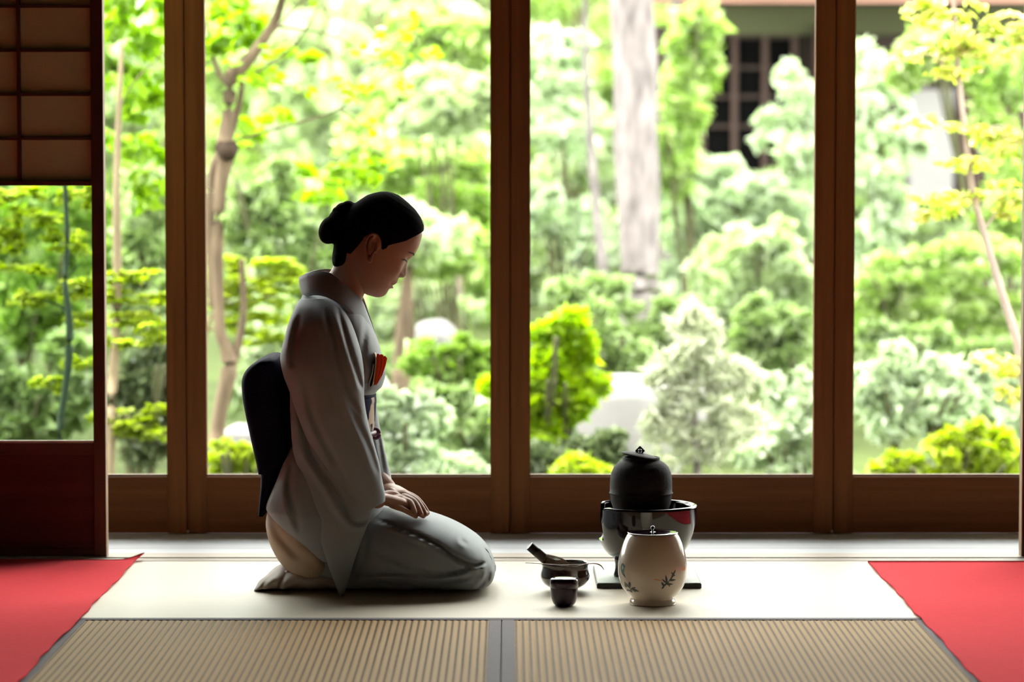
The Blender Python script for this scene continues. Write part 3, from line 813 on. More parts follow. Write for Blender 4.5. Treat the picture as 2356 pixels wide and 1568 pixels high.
def unit(n):
    v = RNG.normal(size=(n, 3)); return v / np.linalg.norm(v, axis=1)[:, None]
def leaf_mesh(P, size, up=0.6, aspect=0.5, jitter=0.35):
    """one diamond leaf with a folded midrib per point"""
    n = len(P)
    N = unit(n) + np.array([0, 0, up]); N /= np.linalg.norm(N, axis=1)[:, None]
    A = np.cross(N, unit(n)); A /= np.linalg.norm(A, axis=1)[:, None] + 1e-9
    B = np.cross(N, A)
    L = size * 1.55 * (1 + jitter * RNG.normal(size=n)).clip(.4, 2.0)
    L = L[:, None]
    fold = N * L * 0.10
    v = np.stack([P - A * L * .5, P + B * L * aspect * .5 + fold - A * L * .05, P + A * L * .5, P - B * L * aspect * .5 + fold - A * L * .05], 1).reshape(-1, 3)
    return v
def quads_object(name, v, mat, parent):
    off = np.array(org(parent)); n = len(v) // 4
    me = bpy.data.meshes.new(name)
    me.vertices.add(len(v)); me.vertices.foreach_set('co', (v - off).ravel())
    me.loops.add(4 * n); me.loops.foreach_set('vertex_index', np.arange(4 * n))
    me.polygons.add(n); me.polygons.foreach_set('loop_start', np.arange(n) * 4); me.polygons.foreach_set('loop_total', np.full(n, 4))
    me.materials.append(mat); me.update(calc_edges=True)
    o = bpy.data.objects.new(name, me); COL.objects.link(o); o.parent = parent
    o['kind'] = 'stuff'
    return o
def clumps(c, r, n, k, flat=0.55, size=0.3, shell=0.45):
    """n points gathered in k flattened pads inside the ellipsoid c, r"""
    d = unit(k); rad = (shell + (1 - shell) * RNG.random(k)) ** 0.7
    C = d * rad[:, None]
    pick = RNG.integers(0, k, n)
    q = unit(n) * (RNG.random(n) ** 0.45)[:, None]
    q[:, 2] *= flat
    s = size * (0.7 + 0.6 * RNG.random(k))[pick][:, None]
    P = (C[pick] + q * s) * np.array(r) + np.array(c)
    return P
def plant(name, label, cat, d, blobs, mat, n, leaf, group=None, trunk=None, bark='bark', up=0.6, flat=0.55, k=None, size=0.3, aspect=0.5, base=None, stemr=0.02, depth=0.8, ragged=True):
    """blobs: (px, py, rx px, ry px) ellipses of foliage at distance d"""
    s = F / d
    bx = at(blobs[0][0], blobs[0][1], d).x if base is None else at(base, 900, d).x
    b = Vector((bx, d, gz(bx, d)))
    e = empty(name, b, label, cat, group)
    root_blobs = blobs; n = int(n * .66)
    if ragged:
        nb = []
        for bb in blobs:
            nb.append((bb[0], bb[1], bb[2] * .72, bb[3] * .72))
            for q in range(5):
                a_ = random.uniform(0, 6.28); rr_ = random.uniform(.45, .95)
                nb.append((bb[0] + math.cos(a_) * rr_ * bb[2], bb[1] + math.sin(a_) * rr_ * bb[3], bb[2] * random.uniform(.25, .5), bb[3] * random.uniform(.25, .5)))
        blobs = nb
    tot = sum(bb[2] * bb[3] for bb in blobs); V = []
    for bb in blobs:
        px, py, rx, ry = bb[:4]; dd = d + (bb[4] if len(bb) > 4 else 0)
        c = at(px, py, dd); m = int(n * rx * ry / tot) + 8
        P = clumps(c, (rx / s, max(rx, ry) / s * depth * .8, ry / s), m, max(7, int(m / 60)), flat, size * 1.25)
        V.append(leaf_mesh(P, leaf, up, aspect))
    quads_object('foliage', np.vstack(V), G[mat], e)
    if trunk:
        parts = [tube([at(x, y, d + (q[0] if q else 0)) for x, y, r_, *q in t], [r_ / s for x, y, r_, *q in t], 10) for t in trunk]
        v, f = join(parts)
    else:
        parts = []
        for bb in root_blobs[:3]:
            c = at(bb[0], bb[1], d)
            for a in range(3):
                tip = c + Vector((random.uniform(-.5, .5) * bb[2] / s, random.uniform(-.2, .2), .3 * bb[3] / s))
                parts.append(tube([(b.x + a * .03, d, b.z - .05), ((c.x + b.x) / 2, d + .03, (c.z + b.z) / 2), tip], [stemr, stemr * .8, stemr * .4], 6))
        v, f = join(parts)
    mk('stem' if cat in ('bush', 'shrub') else 'trunk', v, f, G['bark_shrub' if cat in ('bush', 'shrub') else bark], e)
    return e

def rock(label, px, py, rx, ry, d, mat='stone', seed=0, group=None):
    s = F / d; c = at(px, py, d); rs = np.random.default_rng(seed)
    v, f = ball((0, 0, 0), 1.0, 18, 28)
    v = np.array(v)
    for _ in range(14):
        n_ = rs.normal(size=3); n_ /= np.linalg.norm(n_); lim = 0.66 + .25 * rs.random()
        k_ = v @ n_; v -= np.outer(np.maximum(k_ - lim, 0), n_)
    v += 0.02 * np.sin(v[:, [1, 2, 0]] * 7 + seed)
    zc = c.z; g0 = gz(c.x, d)
    ryy = ry / s
    v = v * np.array([rx / s * 1.15, rx / s * .8, ryy * 1.2])
    low = zc - g0
    v[:, 2] = np.where(v[:, 2] < 0, v[:, 2] / (ryy * 1.2) * (low + .1), v[:, 2])
    o = mk('garden_stone', v + np.array([c.x, d, zc]), f, G[mat], None, True, (c.x, d, g0))
    return tag(o, label, 'stone', group)

# --- far backdrop: trees on the bank, right behind everything
far = [(-120, 200, 'mid'), (120, 120, 'fresh'), (330, 160, 'pale'), (560, 90, 'lush'), (760, 140, 'pale'), (960, 60, 'mint'), (1150, 130, 'pale'), (1330, 80, 'lush'),
       (1560, -60, 'lush'), (2240, 60, 'pale'), (2440, 120, 'lush'), (1000, 330, 'lush'), (1290, 360, 'pale'), (-380, 160, 'pale'), (-660, 200, 'mid'), (2680, 150, 'pale'), (2930, 120, 'lush'), (3180, 200, 'mid')]
names_far = ['mid green', 'fresh green', 'pale green', 'lime green', 'pale', 'mint coloured', 'pale green', 'lime tinted', 'lime tinted', 'pale green', 'lime green', 'lime green', 'pale green', 'pale green', 'mid green', 'pale green', 'lime green', 'mid green']
where_far = ['behind the left paper door glass', 'far behind the gap beside the left paper door', 'far behind the first door stiles', 'far behind the leaning grey trunk',
             'far above the woman', 'with white gaps, high between the woman and the middle post', 'far behind the middle post', 'left of the big pale trunk', 'between the big trunk and the far house',
             'right of the far house, beyond the pink stemmed sapling', 'at the right border of the view', 'low on the bank above the white stone', 'low on the bank left of the big trunk', 'hidden behind the left paper door', 'far out behind the left wall', 'just outside the right border, beside the house', 'outside the right border behind the red felt', 'far out behind the right wall']
for i, (x, y, m) in enumerate(far):
    d = (26.0 + (i % 4) * 2.6 + (3.2 if i == 8 else 0)) if i < 11 else (21.0 + (i - 11) * 3.9 if i < 13 else (30.4, 27.4, 28.2, 30.4, 27.6)[i - 13])
    s = F / d
    plant('broadleaf_tree', '%s tree %s' % (names_far[i], where_far[i]), 'tree', d, [(x, y, 190, 260), (x + random.randint(-60, 60), y + 330, 185, 240)], m, 9500, 0.115,
          'far trees on the bank', [[(x, 860, 14), (x + 20, 500, 11), (x, y, 7), (x - 20, y - 160, 4)], [(x + 18, 480, 7), (x + 90, y, 4)], [(x + 10, 430, 6), (x - 90, y - 20, 4)]], 'bark', size=0.24, k=60)
# dark-ish understory on the bank fills the gaps
for i, (x, y, m, w) in enumerate([(60, 640, 'mid', 200), (400, 700, 'mid', 190), (700, 640, 'pale', 190), (1000, 590, 'fresh', 170), (1280, 620, 'pale', 160), (1640, 560, 'mid', 190), (1980, 420, 'mid', 170), (2300, 560, 'pale', 190)]):
    plant('shrub', ['mid green thicket seen through the left paper door glass', 'mid green thicket behind the first door stiles', 'pale thicket behind the head of the woman', 'fresh green thicket right of the face of the woman',
                    'pale thicket beside the foot of the big trunk', 'mid green thicket right of the big trunk', 'mid green thicket below the far house wall', 'pale thicket behind the sapling on the right'][i],
          'shrub', 22.5 + (i % 2) * .8, [(x, y, w, 150), (x + 40, y + 170, w, 130)], m, 9000, 0.085, 'thickets in the far garden', size=0.24, k=70)

for i, (x, y, m, w, hgt, d) in enumerate([(1020, 90, 'lush', 130, 60, 17.6), (1040, 230, 'pale', 130, 60, 17.2), (960, 370, 'lush', 150, 50, 18.4), (1070, 470, 'fresh', 90, 50, 17.8), (1010, 580, 'lush', 140, 50, 16.8), (700, 700, 'mid', 130, 90, 19.4), (960, 690, 'pale', 120, 60, 18.9), (820, 850, 'mid', 130, 80, 17.2), (640, 870, 'pale', 90, 80, 18.0)]):
    plant('shrub', ['pale lime layered foliage at the top beside the middle post', 'pale layered foliage second from the top beside the middle post', 'wide pale lime foliage layer above and right of the bun of the woman',
                    'fresh green foliage layer with red tips, level with the hair of the woman', 'pale lime foliage layer level with the face of the woman', 'mid green thicket behind the collar of the woman',
                    'pale thicket just below the chin of the woman, behind the white stone', 'mid green thicket behind the chest of the woman', 'pale thicket seen past the yellow maple'][i],
          'shrub', d, [(x, y, w, hgt), (x - w * .4, y + hgt * .8, w * .8, hgt * .6)], m, 5200, 0.075, 'layered shrubs in the garden', flat=.35, size=.3, stemr=.008)

# --- the far house
DH = 24.0; sH = F / DH
house = empty('house', (at(1800, 200, DH).x, DH, gz(2, DH)), 'old wooden house with dark lattice window and olive plaster band far behind the bushes', 'house')
def hb(name, x0, y0, x1, y1, m, dy=0.0, th=0.1, bev=0.004):
    a, b = at(x0, y1, DH + dy), at(x1, y0, DH + dy)
    return box(name, a.x, b.x, DH + dy, DH + dy + th, a.z, b.z, m, house, bev)
hb('wall', 1500, 60, 2600, 900, G['bwood'], 0.45, 0.3)
hb('plaster_band', 1560, 8, 2600, 80, G['olive'], 0.30, 0.12)
hb('plaster_beam', 1560, 1, 2600, 12, G['bwood2'], 0.22, 0.12)
hb('unlit_opening_panel', 1590, 82, 1840, 420, G['bdark'], 0.40, 0.05)  # near-black panel stands for the unlit inside behind the lattice
for x in (1617, 1690, 1760, 1828): hb('window_frame', x - 7, 80, x + 8, 420, G['bwood2'], 0.30, 0.08)
for y in (84, 155, 222, 290): hb('window_bar', 1600, y - 4, 1836, y + 5, G['bwood'], 0.33, 0.05)
hb('wall_panel', 2092, 205, 2195, 620, G['bwhite'], 0.10, 0.25)
hb('post', 1872, 60, 1905, 700, G['bwood2'], 0.2, 0.16)
for i, x in enumerate(range(2200, 2420, 34)):
    hb('board', x, 196, x + 31, 640, G['bwood2'], 0.20 + 0.015 * (i % 2), 0.06)
a = at(1480, 6, DH - 1.3); b = at(2700, -6, DH - 1.3)
box('eave_board', a.x, b.x, DH - 1.35, DH - 1.28, a.z, a.z + .05, G['eave'], house, 0.003)
v = [(a.x, DH - 1.4, a.z + .05), (b.x, DH - 1.4, a.z + .05), (b.x, DH + 2.5, a.z + 1.6), (a.x, DH + 2.5, a.z + 1.6)]
v += [(p[0], p[1], p[2] + .12) for p in v]
mk('roof', v, [(0, 1, 2, 3), (4, 7, 6, 5), (0, 4, 5, 1), (1, 5, 6, 2), (2, 6, 7, 3), (3, 7, 4, 0)], G['tilegrey'], house, False)

# --- big pale trunk
DTk = 16.0; s = F / DTk
e = empty('big_tree', (at(1470, 700, DTk).x, DTk, gz(1.0, DTk)), 'tall tree with thick pale mauve trunk standing beyond the kettle', 'tree')
tp_ = [(1478, 900, 62), (1470, 700, 47), (1474, 600, 44), (1466, 420, 51), (1463, 250, 50), (1458, 100, 50), (1453, -60, 50), (1450, -260, 47), (1440, -600, 42)]
v, f = tube([at(x, y, DTk) for x, y, r in tp_], [r / s for x, y, r in tp_], 28, 60)
v = np.array(v); v[:, 0] += 0.006 * np.sin(v[:, 2] * 9 + v[:, 1] * 20); v[:, 1] += 0.008 * np.sin(v[:, 0] * 90 + v[:, 2] * 3)
mk('trunk', v, f, G['bark_pale'], e)
for q, rr in (([at(1450, -260, DTk), at(1330, -400, DTk + .2), at(1230, -520, DTk)], [.08, .06, .03]), ([at(1445, -380, DTk), at(1560, -480, DTk - .2), at(1660, -560, DTk)], [.07, .05, .03])):
    v, f = tube(q, rr, 10); mk('limb', v, f, G['bark_pale'], e)
P = np.vstack([clumps(at(x, y, DTk + q), (r / s, r / s, r / s * .6), 2600, 24, .5, .3) for x, y, r, q in ((1260, -560, 230, .3), (1500, -700, 260, 0), (1720, -560, 220, -.3))])
quads_object('foliage', leaf_mesh(P, .09), G['lush'], e)
# thinner trunks in the mid distance
for lab, pts, d, m in (('slender pale trunk standing just right of the big mauve trunk', [(1536, 760, 14), (1533, 560, 13), (1530, 380, 11), (1540, 180, 9), (1560, -60, 6)], 21.3, 'bark_pale'),
                       ('thin grey trunk left of the foot of the big mauve trunk', [(1385, 800, 16), (1388, 640, 13), (1372, 480, 11), (1350, 200, 8), (1345, -80, 5)], 16.9, 'bark_pale'),
                       ('reddish thin stem seen between the face of the woman and the middle post', [(1056, 860, 9), (1055, 700, 8), (1052, 600, 8), (1050, 505, 8), (1060, 380, 5)], 20.0, 'bark_pink'),
                       ('short grey trunk behind the chest of the woman, left of the white stone', [(925, 880, 26), (930, 780, 22), (934, 700, 17), (938, 640, 12), (942, 590, 7)], 16.1, 'bark')):
    s = F / d
    e = empty('slender_tree', (at(pts[0][0], 900, d).x, d, gz(at(pts[0][0], 900, d).x, d)), lab, 'tree')
    q = [(pts[0][0], pts[0][1] + 120, pts[0][2] * 1.2)] + pts
    v, f = tube([at(x, y, d) for x, y, r in q], [r / s for x, y, r in q], 12, 40); mk('trunk', v, f, G[m], e)
    x, y, r = pts[-1]; y = min(y, 560)
    P = clumps(at(x, y - 20, d), (120 / s, 100 / s, 70 / s), 1200, 26, .5, .3)
    quads_object('foliage', leaf_mesh(P, .07), G['pale'], e)

# --- mid garden bushes (front ones last)
def bush(label, d, blobs, mat, n, leaf, **k): return plant('bush', label, 'bush', d, blobs, mat, n, leaf, 'bushes in the garden', **k)
bush('pale mint green bush climbing in front of the far house, right of its lattice window', 19.5, [(1800, 420, 120, 170), (1860, 250, 60, 110), (1700, 520, 130, 190), (1560, 480, 70, 190)], 'mint', 12000, .085, k=110, size=.22)
bush('fresh green bush hiding the left edge of the far house', 19.0, [(1590, 90, 60, 120), (1575, 240, 55, 120), (1540, 330, 60, 110)], 'lush', 6500, .085, k=60, size=.26)
bush('lime and pale bush right of the big trunk at mid height', 17.5, [(1760, 600, 130, 120), (1640, 690, 120, 90), (1830, 740, 80, 120)], 'pale', 9000, .075, k=90, size=.22)
bush('pale bush at the foot of the big trunk', 15.2, [(1370, 700, 100, 60), (1560, 780, 110, 80), (1440, 800, 120, 60)], 'mid', 7000, .065, k=80, size=.22)
bush('layered pale green foliage between the big trunk and the middle post', 18.9, [(1290, 300, 110, 70), (1260, 470, 120, 60), (1330, 560, 110, 60), (1260, 140, 120, 80)], 'mint', 9000, .08, k=80, size=.22, flat=.3)
bush('mint green bush beside the right post, in front of the far house', 18.5, [(2030, 300, 90, 220), (1990, 480, 60, 160)], 'mint', 6500, .08, k=60, size=.24)
bush('green clipped pine like bush in layers beyond the right pane', 16.5, [(2060, 640, 130, 60), (2180, 700, 140, 60), (2020, 740, 100, 40), (2240, 600, 130, 60), (2280, 770, 90, 50)], 'lush', 11000, .065, flat=.35, k=90, size=.24)
bush('pale green bush at the right border behind the sapling', 17.0, [(2330, 420, 90, 200), (2150, 130, 110, 90), (2320, 150, 90, 110)], 'lush', 9000, .08, k=80, size=.22)
bush('shaded green bush under the layered pine like one', 15.5, [(2060, 800, 130, 50), (2250, 830, 130, 50)], 'mid', 5000, .06, k=50)
bush('white green spiky bush filling the lower right pane', 13.2, [(2060, 920, 120, 110), (2190, 930, 110, 110), (2300, 960, 90, 110)], 'mint', 11000, .055, up=0.1, aspect=.35, k=120, size=.22, flat=1.3)
bush('bright yellow lime bush at the bottom of the right pane', 11.6, [(2200, 1050, 120, 72), (2110, 1085, 90, 55), (2300, 1080, 80, 60)], 'yellow', 8500, .05, k=110, size=.2)
bush('mint green bush in the lower right corner of the middle pane', 13.0, [(1830, 960, 75, 130), (1770, 1050, 70, 80), (1880, 1060, 60, 110)], 'mint', 8000, .055, k=90, size=.22)
bush('green bush behind the mint one, right of the small pale pine', 14.8, [(1780, 790, 90, 90), (1840, 850, 70, 80)], 'mid', 4500, .06, k=50)
bush('saturated green bush right of the woman beside the middle post', 14.5, [(1060, 860, 100, 110), (1010, 840, 80, 70), (1100, 980, 70, 100)], 'fresh', 9000, .06, k=90, size=.22)
bush('dark green bush in the shade between the mint mound and the middle post', 13.9, [(1085, 1020, 60, 110), (1010, 940, 60, 60)], 'mid', 4500, .055, k=50)
bush('big mint white mound sloping down right beside the lap of the woman', 12.2, [(930, 1000, 105, 110), (1000, 1070, 100, 60), (880, 940, 60, 60), (850, 1050, 90, 90)], 'mint', 14000, .045, k=160, size=.17)
bush('bright lime bush right of the middle post', 12.6, [(1270, 800, 75, 90), (1240, 900, 90, 100), (1330, 900, 60, 70), (1250, 1000, 80, 60)], 'citrus', 12000, .055, k=110, size=.2)
bush('dark green low bush with red tips under the lime bush', 11.9, [(1270, 1060, 90, 48), (1370, 1040, 60, 45)], 'dark', 4500, .05, k=50)
bush('low yellow shrub at the sill left of the kettle', 11.2, [(1350, 1085, 75, 28)], 'yellow', 2200, .045, k=26)
bush('fern like fresh green bush above the pale rock', 14.2, [(1400, 790, 70, 45), (1440, 830, 80, 40), (1360, 740, 60, 50)], 'mid', 4500, .06, k=50)
# left of the woman
bush('blue green leafy bush behind the leaning grey trunk', 15.0, [(620, 560, 90, 90), (600, 440, 100, 70), (740, 560, 80, 80), (700, 680, 70, 90)], 'mid', 8500, .07, k=80, size=.22)
bush('pale lit bush behind the back of the woman', 14.4, [(620, 770, 60, 100), (580, 900, 50, 90)], 'pale', 4500, .06, k=50)
bush('low yellow green ground shrub under the forked trunk', 11.2, [(530, 1050, 60, 40), (590, 1070, 60, 40)], 'yellow', 4500, .032, k=60)
bush('dark bush low in the narrow left pane', 12.5, [(320, 980, 85, 100), (260, 900, 60, 90), (370, 870, 60, 110)], 'dark', 8500, .06, k=90, size=.22)
bush('mid green bush filling the narrow left pane', 14.2, [(320, 640, 90, 130), (340, 480, 90, 80), (300, 800, 90, 70)], 'mid', 9000, .065, k=90, size=.22)
bush('dark green leafy bush low behind the left paper door glass', 12.8, [(60, 940, 110, 110), (170, 900, 80, 110), (-40, 860, 80, 100)], 'mid', 10000, .06, k=110, size=.2)
bush('mid green bush behind the left paper door glass at mid height', 14.5, [(60, 700, 120, 130), (170, 560, 100, 120), (20, 520, 100, 100)], 'fresh', 10000, .07, k=100, size=.22)

# --- stones
rock('large pale lilac stone beyond the lime bush, above the tea bowl', 1460, 915, 130, 52, 13.8, 'stone', 3, 'garden stones')
rock('pale stone just right of the large lilac one, behind the small pine', 1580, 930, 70, 48, 14.3, 'stone', 9, 'garden stones')
rock('white upright stone between the chest of the woman and the middle post', 1000, 790, 52, 48, 16.6, 'stone', 5, 'garden stones')
rock('small grey stone far behind, left of the small pale pine', 1500, 720, 46, 26, 17.0, 'stone_dark', 12, 'garden stones')
rock('small pale stone behind the back of the woman near the yellow ground shrub', 555, 1000, 45, 26, 12.8, 'stone', 6, 'garden stones')

# --- small pale pine by the kettle
pn = plant('small_pine', 'small wispy pale pine with thin grey trunk right of the lilac stone', 'tree', 12.2,
      [(1600, 800, 75, 60), (1540, 860, 60, 38), (1670, 870, 70, 40), (1600, 930, 110, 40), (1520, 980, 60, 40), (1690, 970, 70, 45), (1620, 1030, 110, 45), (1590, 750, 45, 45)], 'silver', 9000, .06,
      None, [[(1604, 1160, 10), (1603, 1040, 9), (1596, 940, 8), (1604, 850, 6), (1596, 740, 4)], [(1600, 980, 4), (1540, 940, 3), (1510, 900, 2)], [(1600, 930, 4), (1660, 890, 3), (1700, 860, 2)]], 'bark_pale', up=.2, aspect=.12, k=110, size=.3, flat=.6)

# --- sapling on the right with peach leaves
plant('sapling', 'leaning pinkish sapling with peach and yellow leaves in the right pane', 'tree', 10.6,
      [(2200, 60, 90, 55), (2120, 20, 60, 30), (2150, 130, 90, 22), (2260, 120, 80, 25), (2200, 165, 60, 18), (2320, 60, 60, 50), (2150, 290, 90, 20), (2260, 310, 70, 28), (2330, 330, 50, 40), (2220, 380, 80, 22),
       (2190, 460, 90, 24), (2290, 440, 80, 28), (2160, 500, 60, 16), (2330, 480, 50, 30), (2290, 840, 60, 30), (2330, 900, 40, 30)], 'peach', 1900, .026, None,
      [[(2362, 1090, 12), (2352, 840, 11), (2300, 660, 9), (2262, 530, 8), (2238, 440, 7), (2220, 300, 6), (2206, 180, 6), (2200, 100, 5), (2190, -60, 4)],
       [(2205, 190, 3), (2150, 130, 2), (2080, 130, 1.5)], [(2222, 310, 3), (2300, 290, 2), (2350, 320, 1.5)], [(2240, 450, 3), (2180, 470, 2), (2120, 500, 1.5)], [(2262, 530, 3), (2310, 470, 2), (2350, 460, 1.5)]],
      'bark_pink', up=1.2, k=60, size=.3, flat=.35, aspect=.6)

# --- the near tree on the left: trunk, branches, single leaves
DL = 11.4; s = F / DL
lt = empty('garden_tree', (at(505, 1040, DL).x, DL, gz(-1.1, DL)), 'grey brown garden tree with a dark knot and lime leaves left of the woman', 'tree')
tk = [[(492, 1180, 20), (498, 1010, 17), (512, 920, 17), (527, 850, 19), (520, 800, 15), (506, 760, 13), (503, 680, 12), (500, 560, 14), (506, 440, 15), (518, 370, 19), (522, 345, 24), (516, 325, 19), (528, 250, 14), (530, 180, 17), (560, 150, 16), (600, 100, 12), (640, 30, 10), (660, -60, 8), (690, -200, 6)],
      [(527, 850, 14), (545, 800, 10), (560, 720, 8), (556, 600, 6)], [(520, 330, 13), (545, 260, 8), (556, 200, 6), (548, 165, 5)],
      [(490, 700, 10), (484, 520, 11), (488, 400, 10), (505, 350, 9)],
      [(530, 200, 6), (505, 170, 6), (488, 120, 4), (470, 40, 3)]]
v, f = join([tube([at(x, y, DL + .02 * i) for x, y, r in t], [r / s for x, y, r in t], 16, 60) for i, t in enumerate(tk)])
mk('trunk', v, f, G['bark'], lt)
v, f = tube([at(512, 340, DL - .02), at(524, 348, DL - .03), at(534, 340, DL - .02)], [18 / s, 24 / s, 16 / s], 14, 12)
o = mk('knot', v, f, mat_plain('dark_knot_bark', (0.045, 0.03, 0.022), 0.9, 0.1, var=.3), lt); o['label'] = 'dark swollen knot on the trunk'
br = [[(600, 105, 4), (640, 60, 3), (700, 0, 2), (740, -40, 1.5)], [(548, 180, 4), (600, 160, 3), (680, 100, 2.5), (730, 20, 2)], [(520, 330, 3), (620, 300, 3), (700, 278, 2.6), (780, 250, 2), (860, 190, 1.5), (940, 150, 1)],
      [(780, 250, 2), (840, 300, 1.4), (850, 360, 1.2), (860, 390, 1)], [(860, 190, 1.5), (900, 120, 1.2), (950, 40, 1)], [(640, 60, 3), (760, 80, 1.6), (830, 120, 1.3)], [(470, 40, 3), (380, 120, 2), (300, 200, 1.6), (260, 300, 1.2)]]
v, f = join([tube([at(x, y, DL + .05 * (i % 3 - 1)) for x, y, r in t], [r / s for x, y, r in t], 8, 30) for i, t in enumerate(br)])
mk('branches', v, f, G['bark'], lt)
# single oval leaves: the nearest three hundred, then the rest as one mass
sprays = [(500, 40, 60, 40, 20), (560, 30, 50, 30, 12), (510, 120, 50, 40, 18), (620, 130, 40, 35, 10), (590, 180, 45, 18, 16), (640, 180, 30, 14, 10), (700, 210, 30, 16, 8), (720, 15, 20, 20, 6),
          (780, 190, 30, 22, 12), (820, 110, 24, 24, 10), (845, 130, 24, 22, 8), (830, 200, 36, 30, 20), (800, 230, 30, 14, 8), (880, 90, 28, 24, 9), (900, 130, 30, 24, 10), (935, 80, 24, 24, 10), (950, 45, 18, 20, 6), (985, 130, 35, 18, 14), (1005, 118, 14, 12, 5),
          (940, 200, 20, 18, 6), (850, 270, 22, 14, 6), (850, 300, 16, 24, 6), (845, 340, 20, 16, 6), (770, 385, 26, 16, 14), (850, 385, 50, 26, 42), (900, 375, 36, 24, 26), (830, 415, 40, 14, 16), (690, 270, 30, 14, 6), (680, 240, 30, 16, 8)]
L0 = bpy.data.meshes.new('leaf')
LS = 0.045
L0.from_pydata([(-.5 * LS, 0, 0), (-.2 * LS, .26 * LS, .05 * LS), (.15 * LS, .25 * LS, .05 * LS), (.5 * LS, 0, 0), (.15 * LS, -.25 * LS, .05 * LS), (-.2 * LS, -.26 * LS, .05 * LS)], [],
               [(0, 3, 2, 1), (0, 5, 4, 3)]); L0.materials.append(G['lime']); L0.update()
cnt = 0
Ms = []
for (x, y, rx, ry, n) in sprays:
    for k in range(n):
        px_, py_ = random.gauss(x, rx * .5), random.gauss(y, ry * .5); p = at(px_, py_, DL + random.uniform(-.22, .15))
        m = Matrix.Rotation(random.uniform(0, 6.28), 4, 'Z') @ Matrix.Rotation(random.uniform(-.9, .9), 4, 'X') @ Matrix.Rotation(random.uniform(-.6, .9), 4, 'Y') @ Matrix.Scale(random.uniform(.8, 1.35), 4)
        if cnt < 298:
            o = bpy.data.objects.new('leaf', L0); COL.objects.link(o); o.parent = lt
            o.matrix_local = Matrix.Translation(p - lt.location) @ m
            cnt += 1
P = np.vstack([clumps(at(x, y, DL + q), (rx / s, .35, ry / s), n, max(5, n // 26), .5, .28) for x, y, rx, ry, n, q in
               ((310, 60, 110, 80, 520, .2), (310, 200, 100, 60, 420, .3), (300, 320, 90, 60, 260, .4), (520, 60, 80, 80, 300, .3), (620, -80, 150, 60, 500, 0), (620, 150, 120, 50, 110, .5),
                (850, 390, 75, 26, 170, .1), (580, 300, 100, 60, 90, .6), (730, 430, 90, 50, 120, .6), (120, -100, 160, 80, 500, .2), (20, 470, 50, 40, 120, .1), (360, 420, 60, 70, 200, .4))])
quads_object('foliage', leaf_mesh(P, .05, .5, .55), G['lime'], lt)

# --- maples with layered yellow green sprays
plant('maple', 'layered yellow green maple between the first door stiles and the woman', 'tree', 12.4,
      [(560, 640, 90, 26), (620, 620, 80, 22), (540, 690, 70, 28), (630, 680, 80, 24), (560, 740, 70, 24), (650, 740, 60, 22), (520, 610, 50, 22), (700, 650, 50, 22), (590, 780, 60, 18)], 'yellow', 8000, .022, 'maples',
      [[(470, 1120, 8), (468, 900, 7), (474, 760, 6), (520, 690, 4), (600, 640, 2)], [(474, 760, 4), (560, 740, 3), (640, 730, 2)], [(480, 740, 4), (520, 700, 3), (640, 680, 2)]], 'bark_tan', up=1.6, k=80, size=.3, flat=.3, aspect=.6)
plant('maple', 'layered yellow green maple with pale tan stem in the narrow left pane', 'tree', 10.9,
      [(300, 640, 70, 18), (350, 690, 60, 18), (270, 680, 60, 20), (330, 740, 80, 22), (280, 790, 70, 18), (350, 770, 50, 16), (300, 975, 70, 18), (350, 1000, 60, 18), (260, 960, 50, 18), (370, 940, 40, 14)], 'yellow', 6500, .021, 'maples',
      [[(250, 1200, 12), (253, 1060, 12), (258, 900, 12), (268, 740, 11), (270, 600, 10), (268, 460, 9), (272, 300, 7), (280, 100, 5)], [(262, 800, 3), (310, 740, 2), (370, 700, 1.5)], [(256, 980, 3), (310, 960, 2), (380, 1000, 1.5)]], 'bark_tan', up=1.6, k=70, size=.3, flat=.3, aspect=.6)
plant('maple', 'layered yellow green maple with thin dark stem behind the left paper door glass', 'tree', 10.3,
      [(100, 690, 90, 22), (170, 660, 60, 22), (60, 620, 60, 18), (150, 560, 60, 30), (190, 740, 50, 22), (100, 500, 70, 30), (60, 450, 70, 26), (190, 460, 50, 30), (120, 880, 50, 18), (180, 840, 50, 16), (20, 560, 40, 40)], 'yellow', 6500, .022, 'maples',
      [[(140, 1120, 8, -.4), (138, 980, 8, -.4), (150, 900, 8, -.4), (160, 800, 9, -.4), (158, 720, 8, -.4), (150, 650, 6, -.4), (155, 550, 6, -.4), (150, 430, 5, -.4), (148, 250, 4, -.4)], [(158, 720, 3), (110, 690, 2), (50, 680, 1.5)], [(152, 640, 2), (190, 600, 1.5)]], 'bark_green', up=1.5, k=70, size=.3, flat=.35, aspect=.6)
# ---------------------------------------------------------------- the woman
DP = 7.15
woman = empty('person', (at(860, 1000, DP).x, DP, 0.0), 'woman kneeling in a pale blue grey kimono with navy obi, hair in a bun', 'person')
KU = 1.0 / (5.2267 * F / DP)           # one unit of the head drawing in metres
HC = at(700 + 1100 / 5.2267, 420 + 720 / 5.2267, DP)      # head centre
cuv = (1100 * .848 + 720 * .530, 1100 * .530 - 720 * .848)
yaw = math.radians(7)
hu = Vector((.848, 0, -.530)); hv = Vector((.530, 0, .848)); hw_ = Vector((0, -1, 0))
RY = Matrix.Rotation(yaw, 3, Vector((0, 0, 1)))
hu, hv, hw_ = RY @ hu, RY @ hv, RY @ hw_
def HP(u, v, w=0.0):
    """head drawing units: u forward, v up, w to the near side (the woman's right)"""
    return HC + hu * ((u - cuv[0]) * KU) + hv * ((v - cuv[1]) * KU) + hw_ * (w * KU)
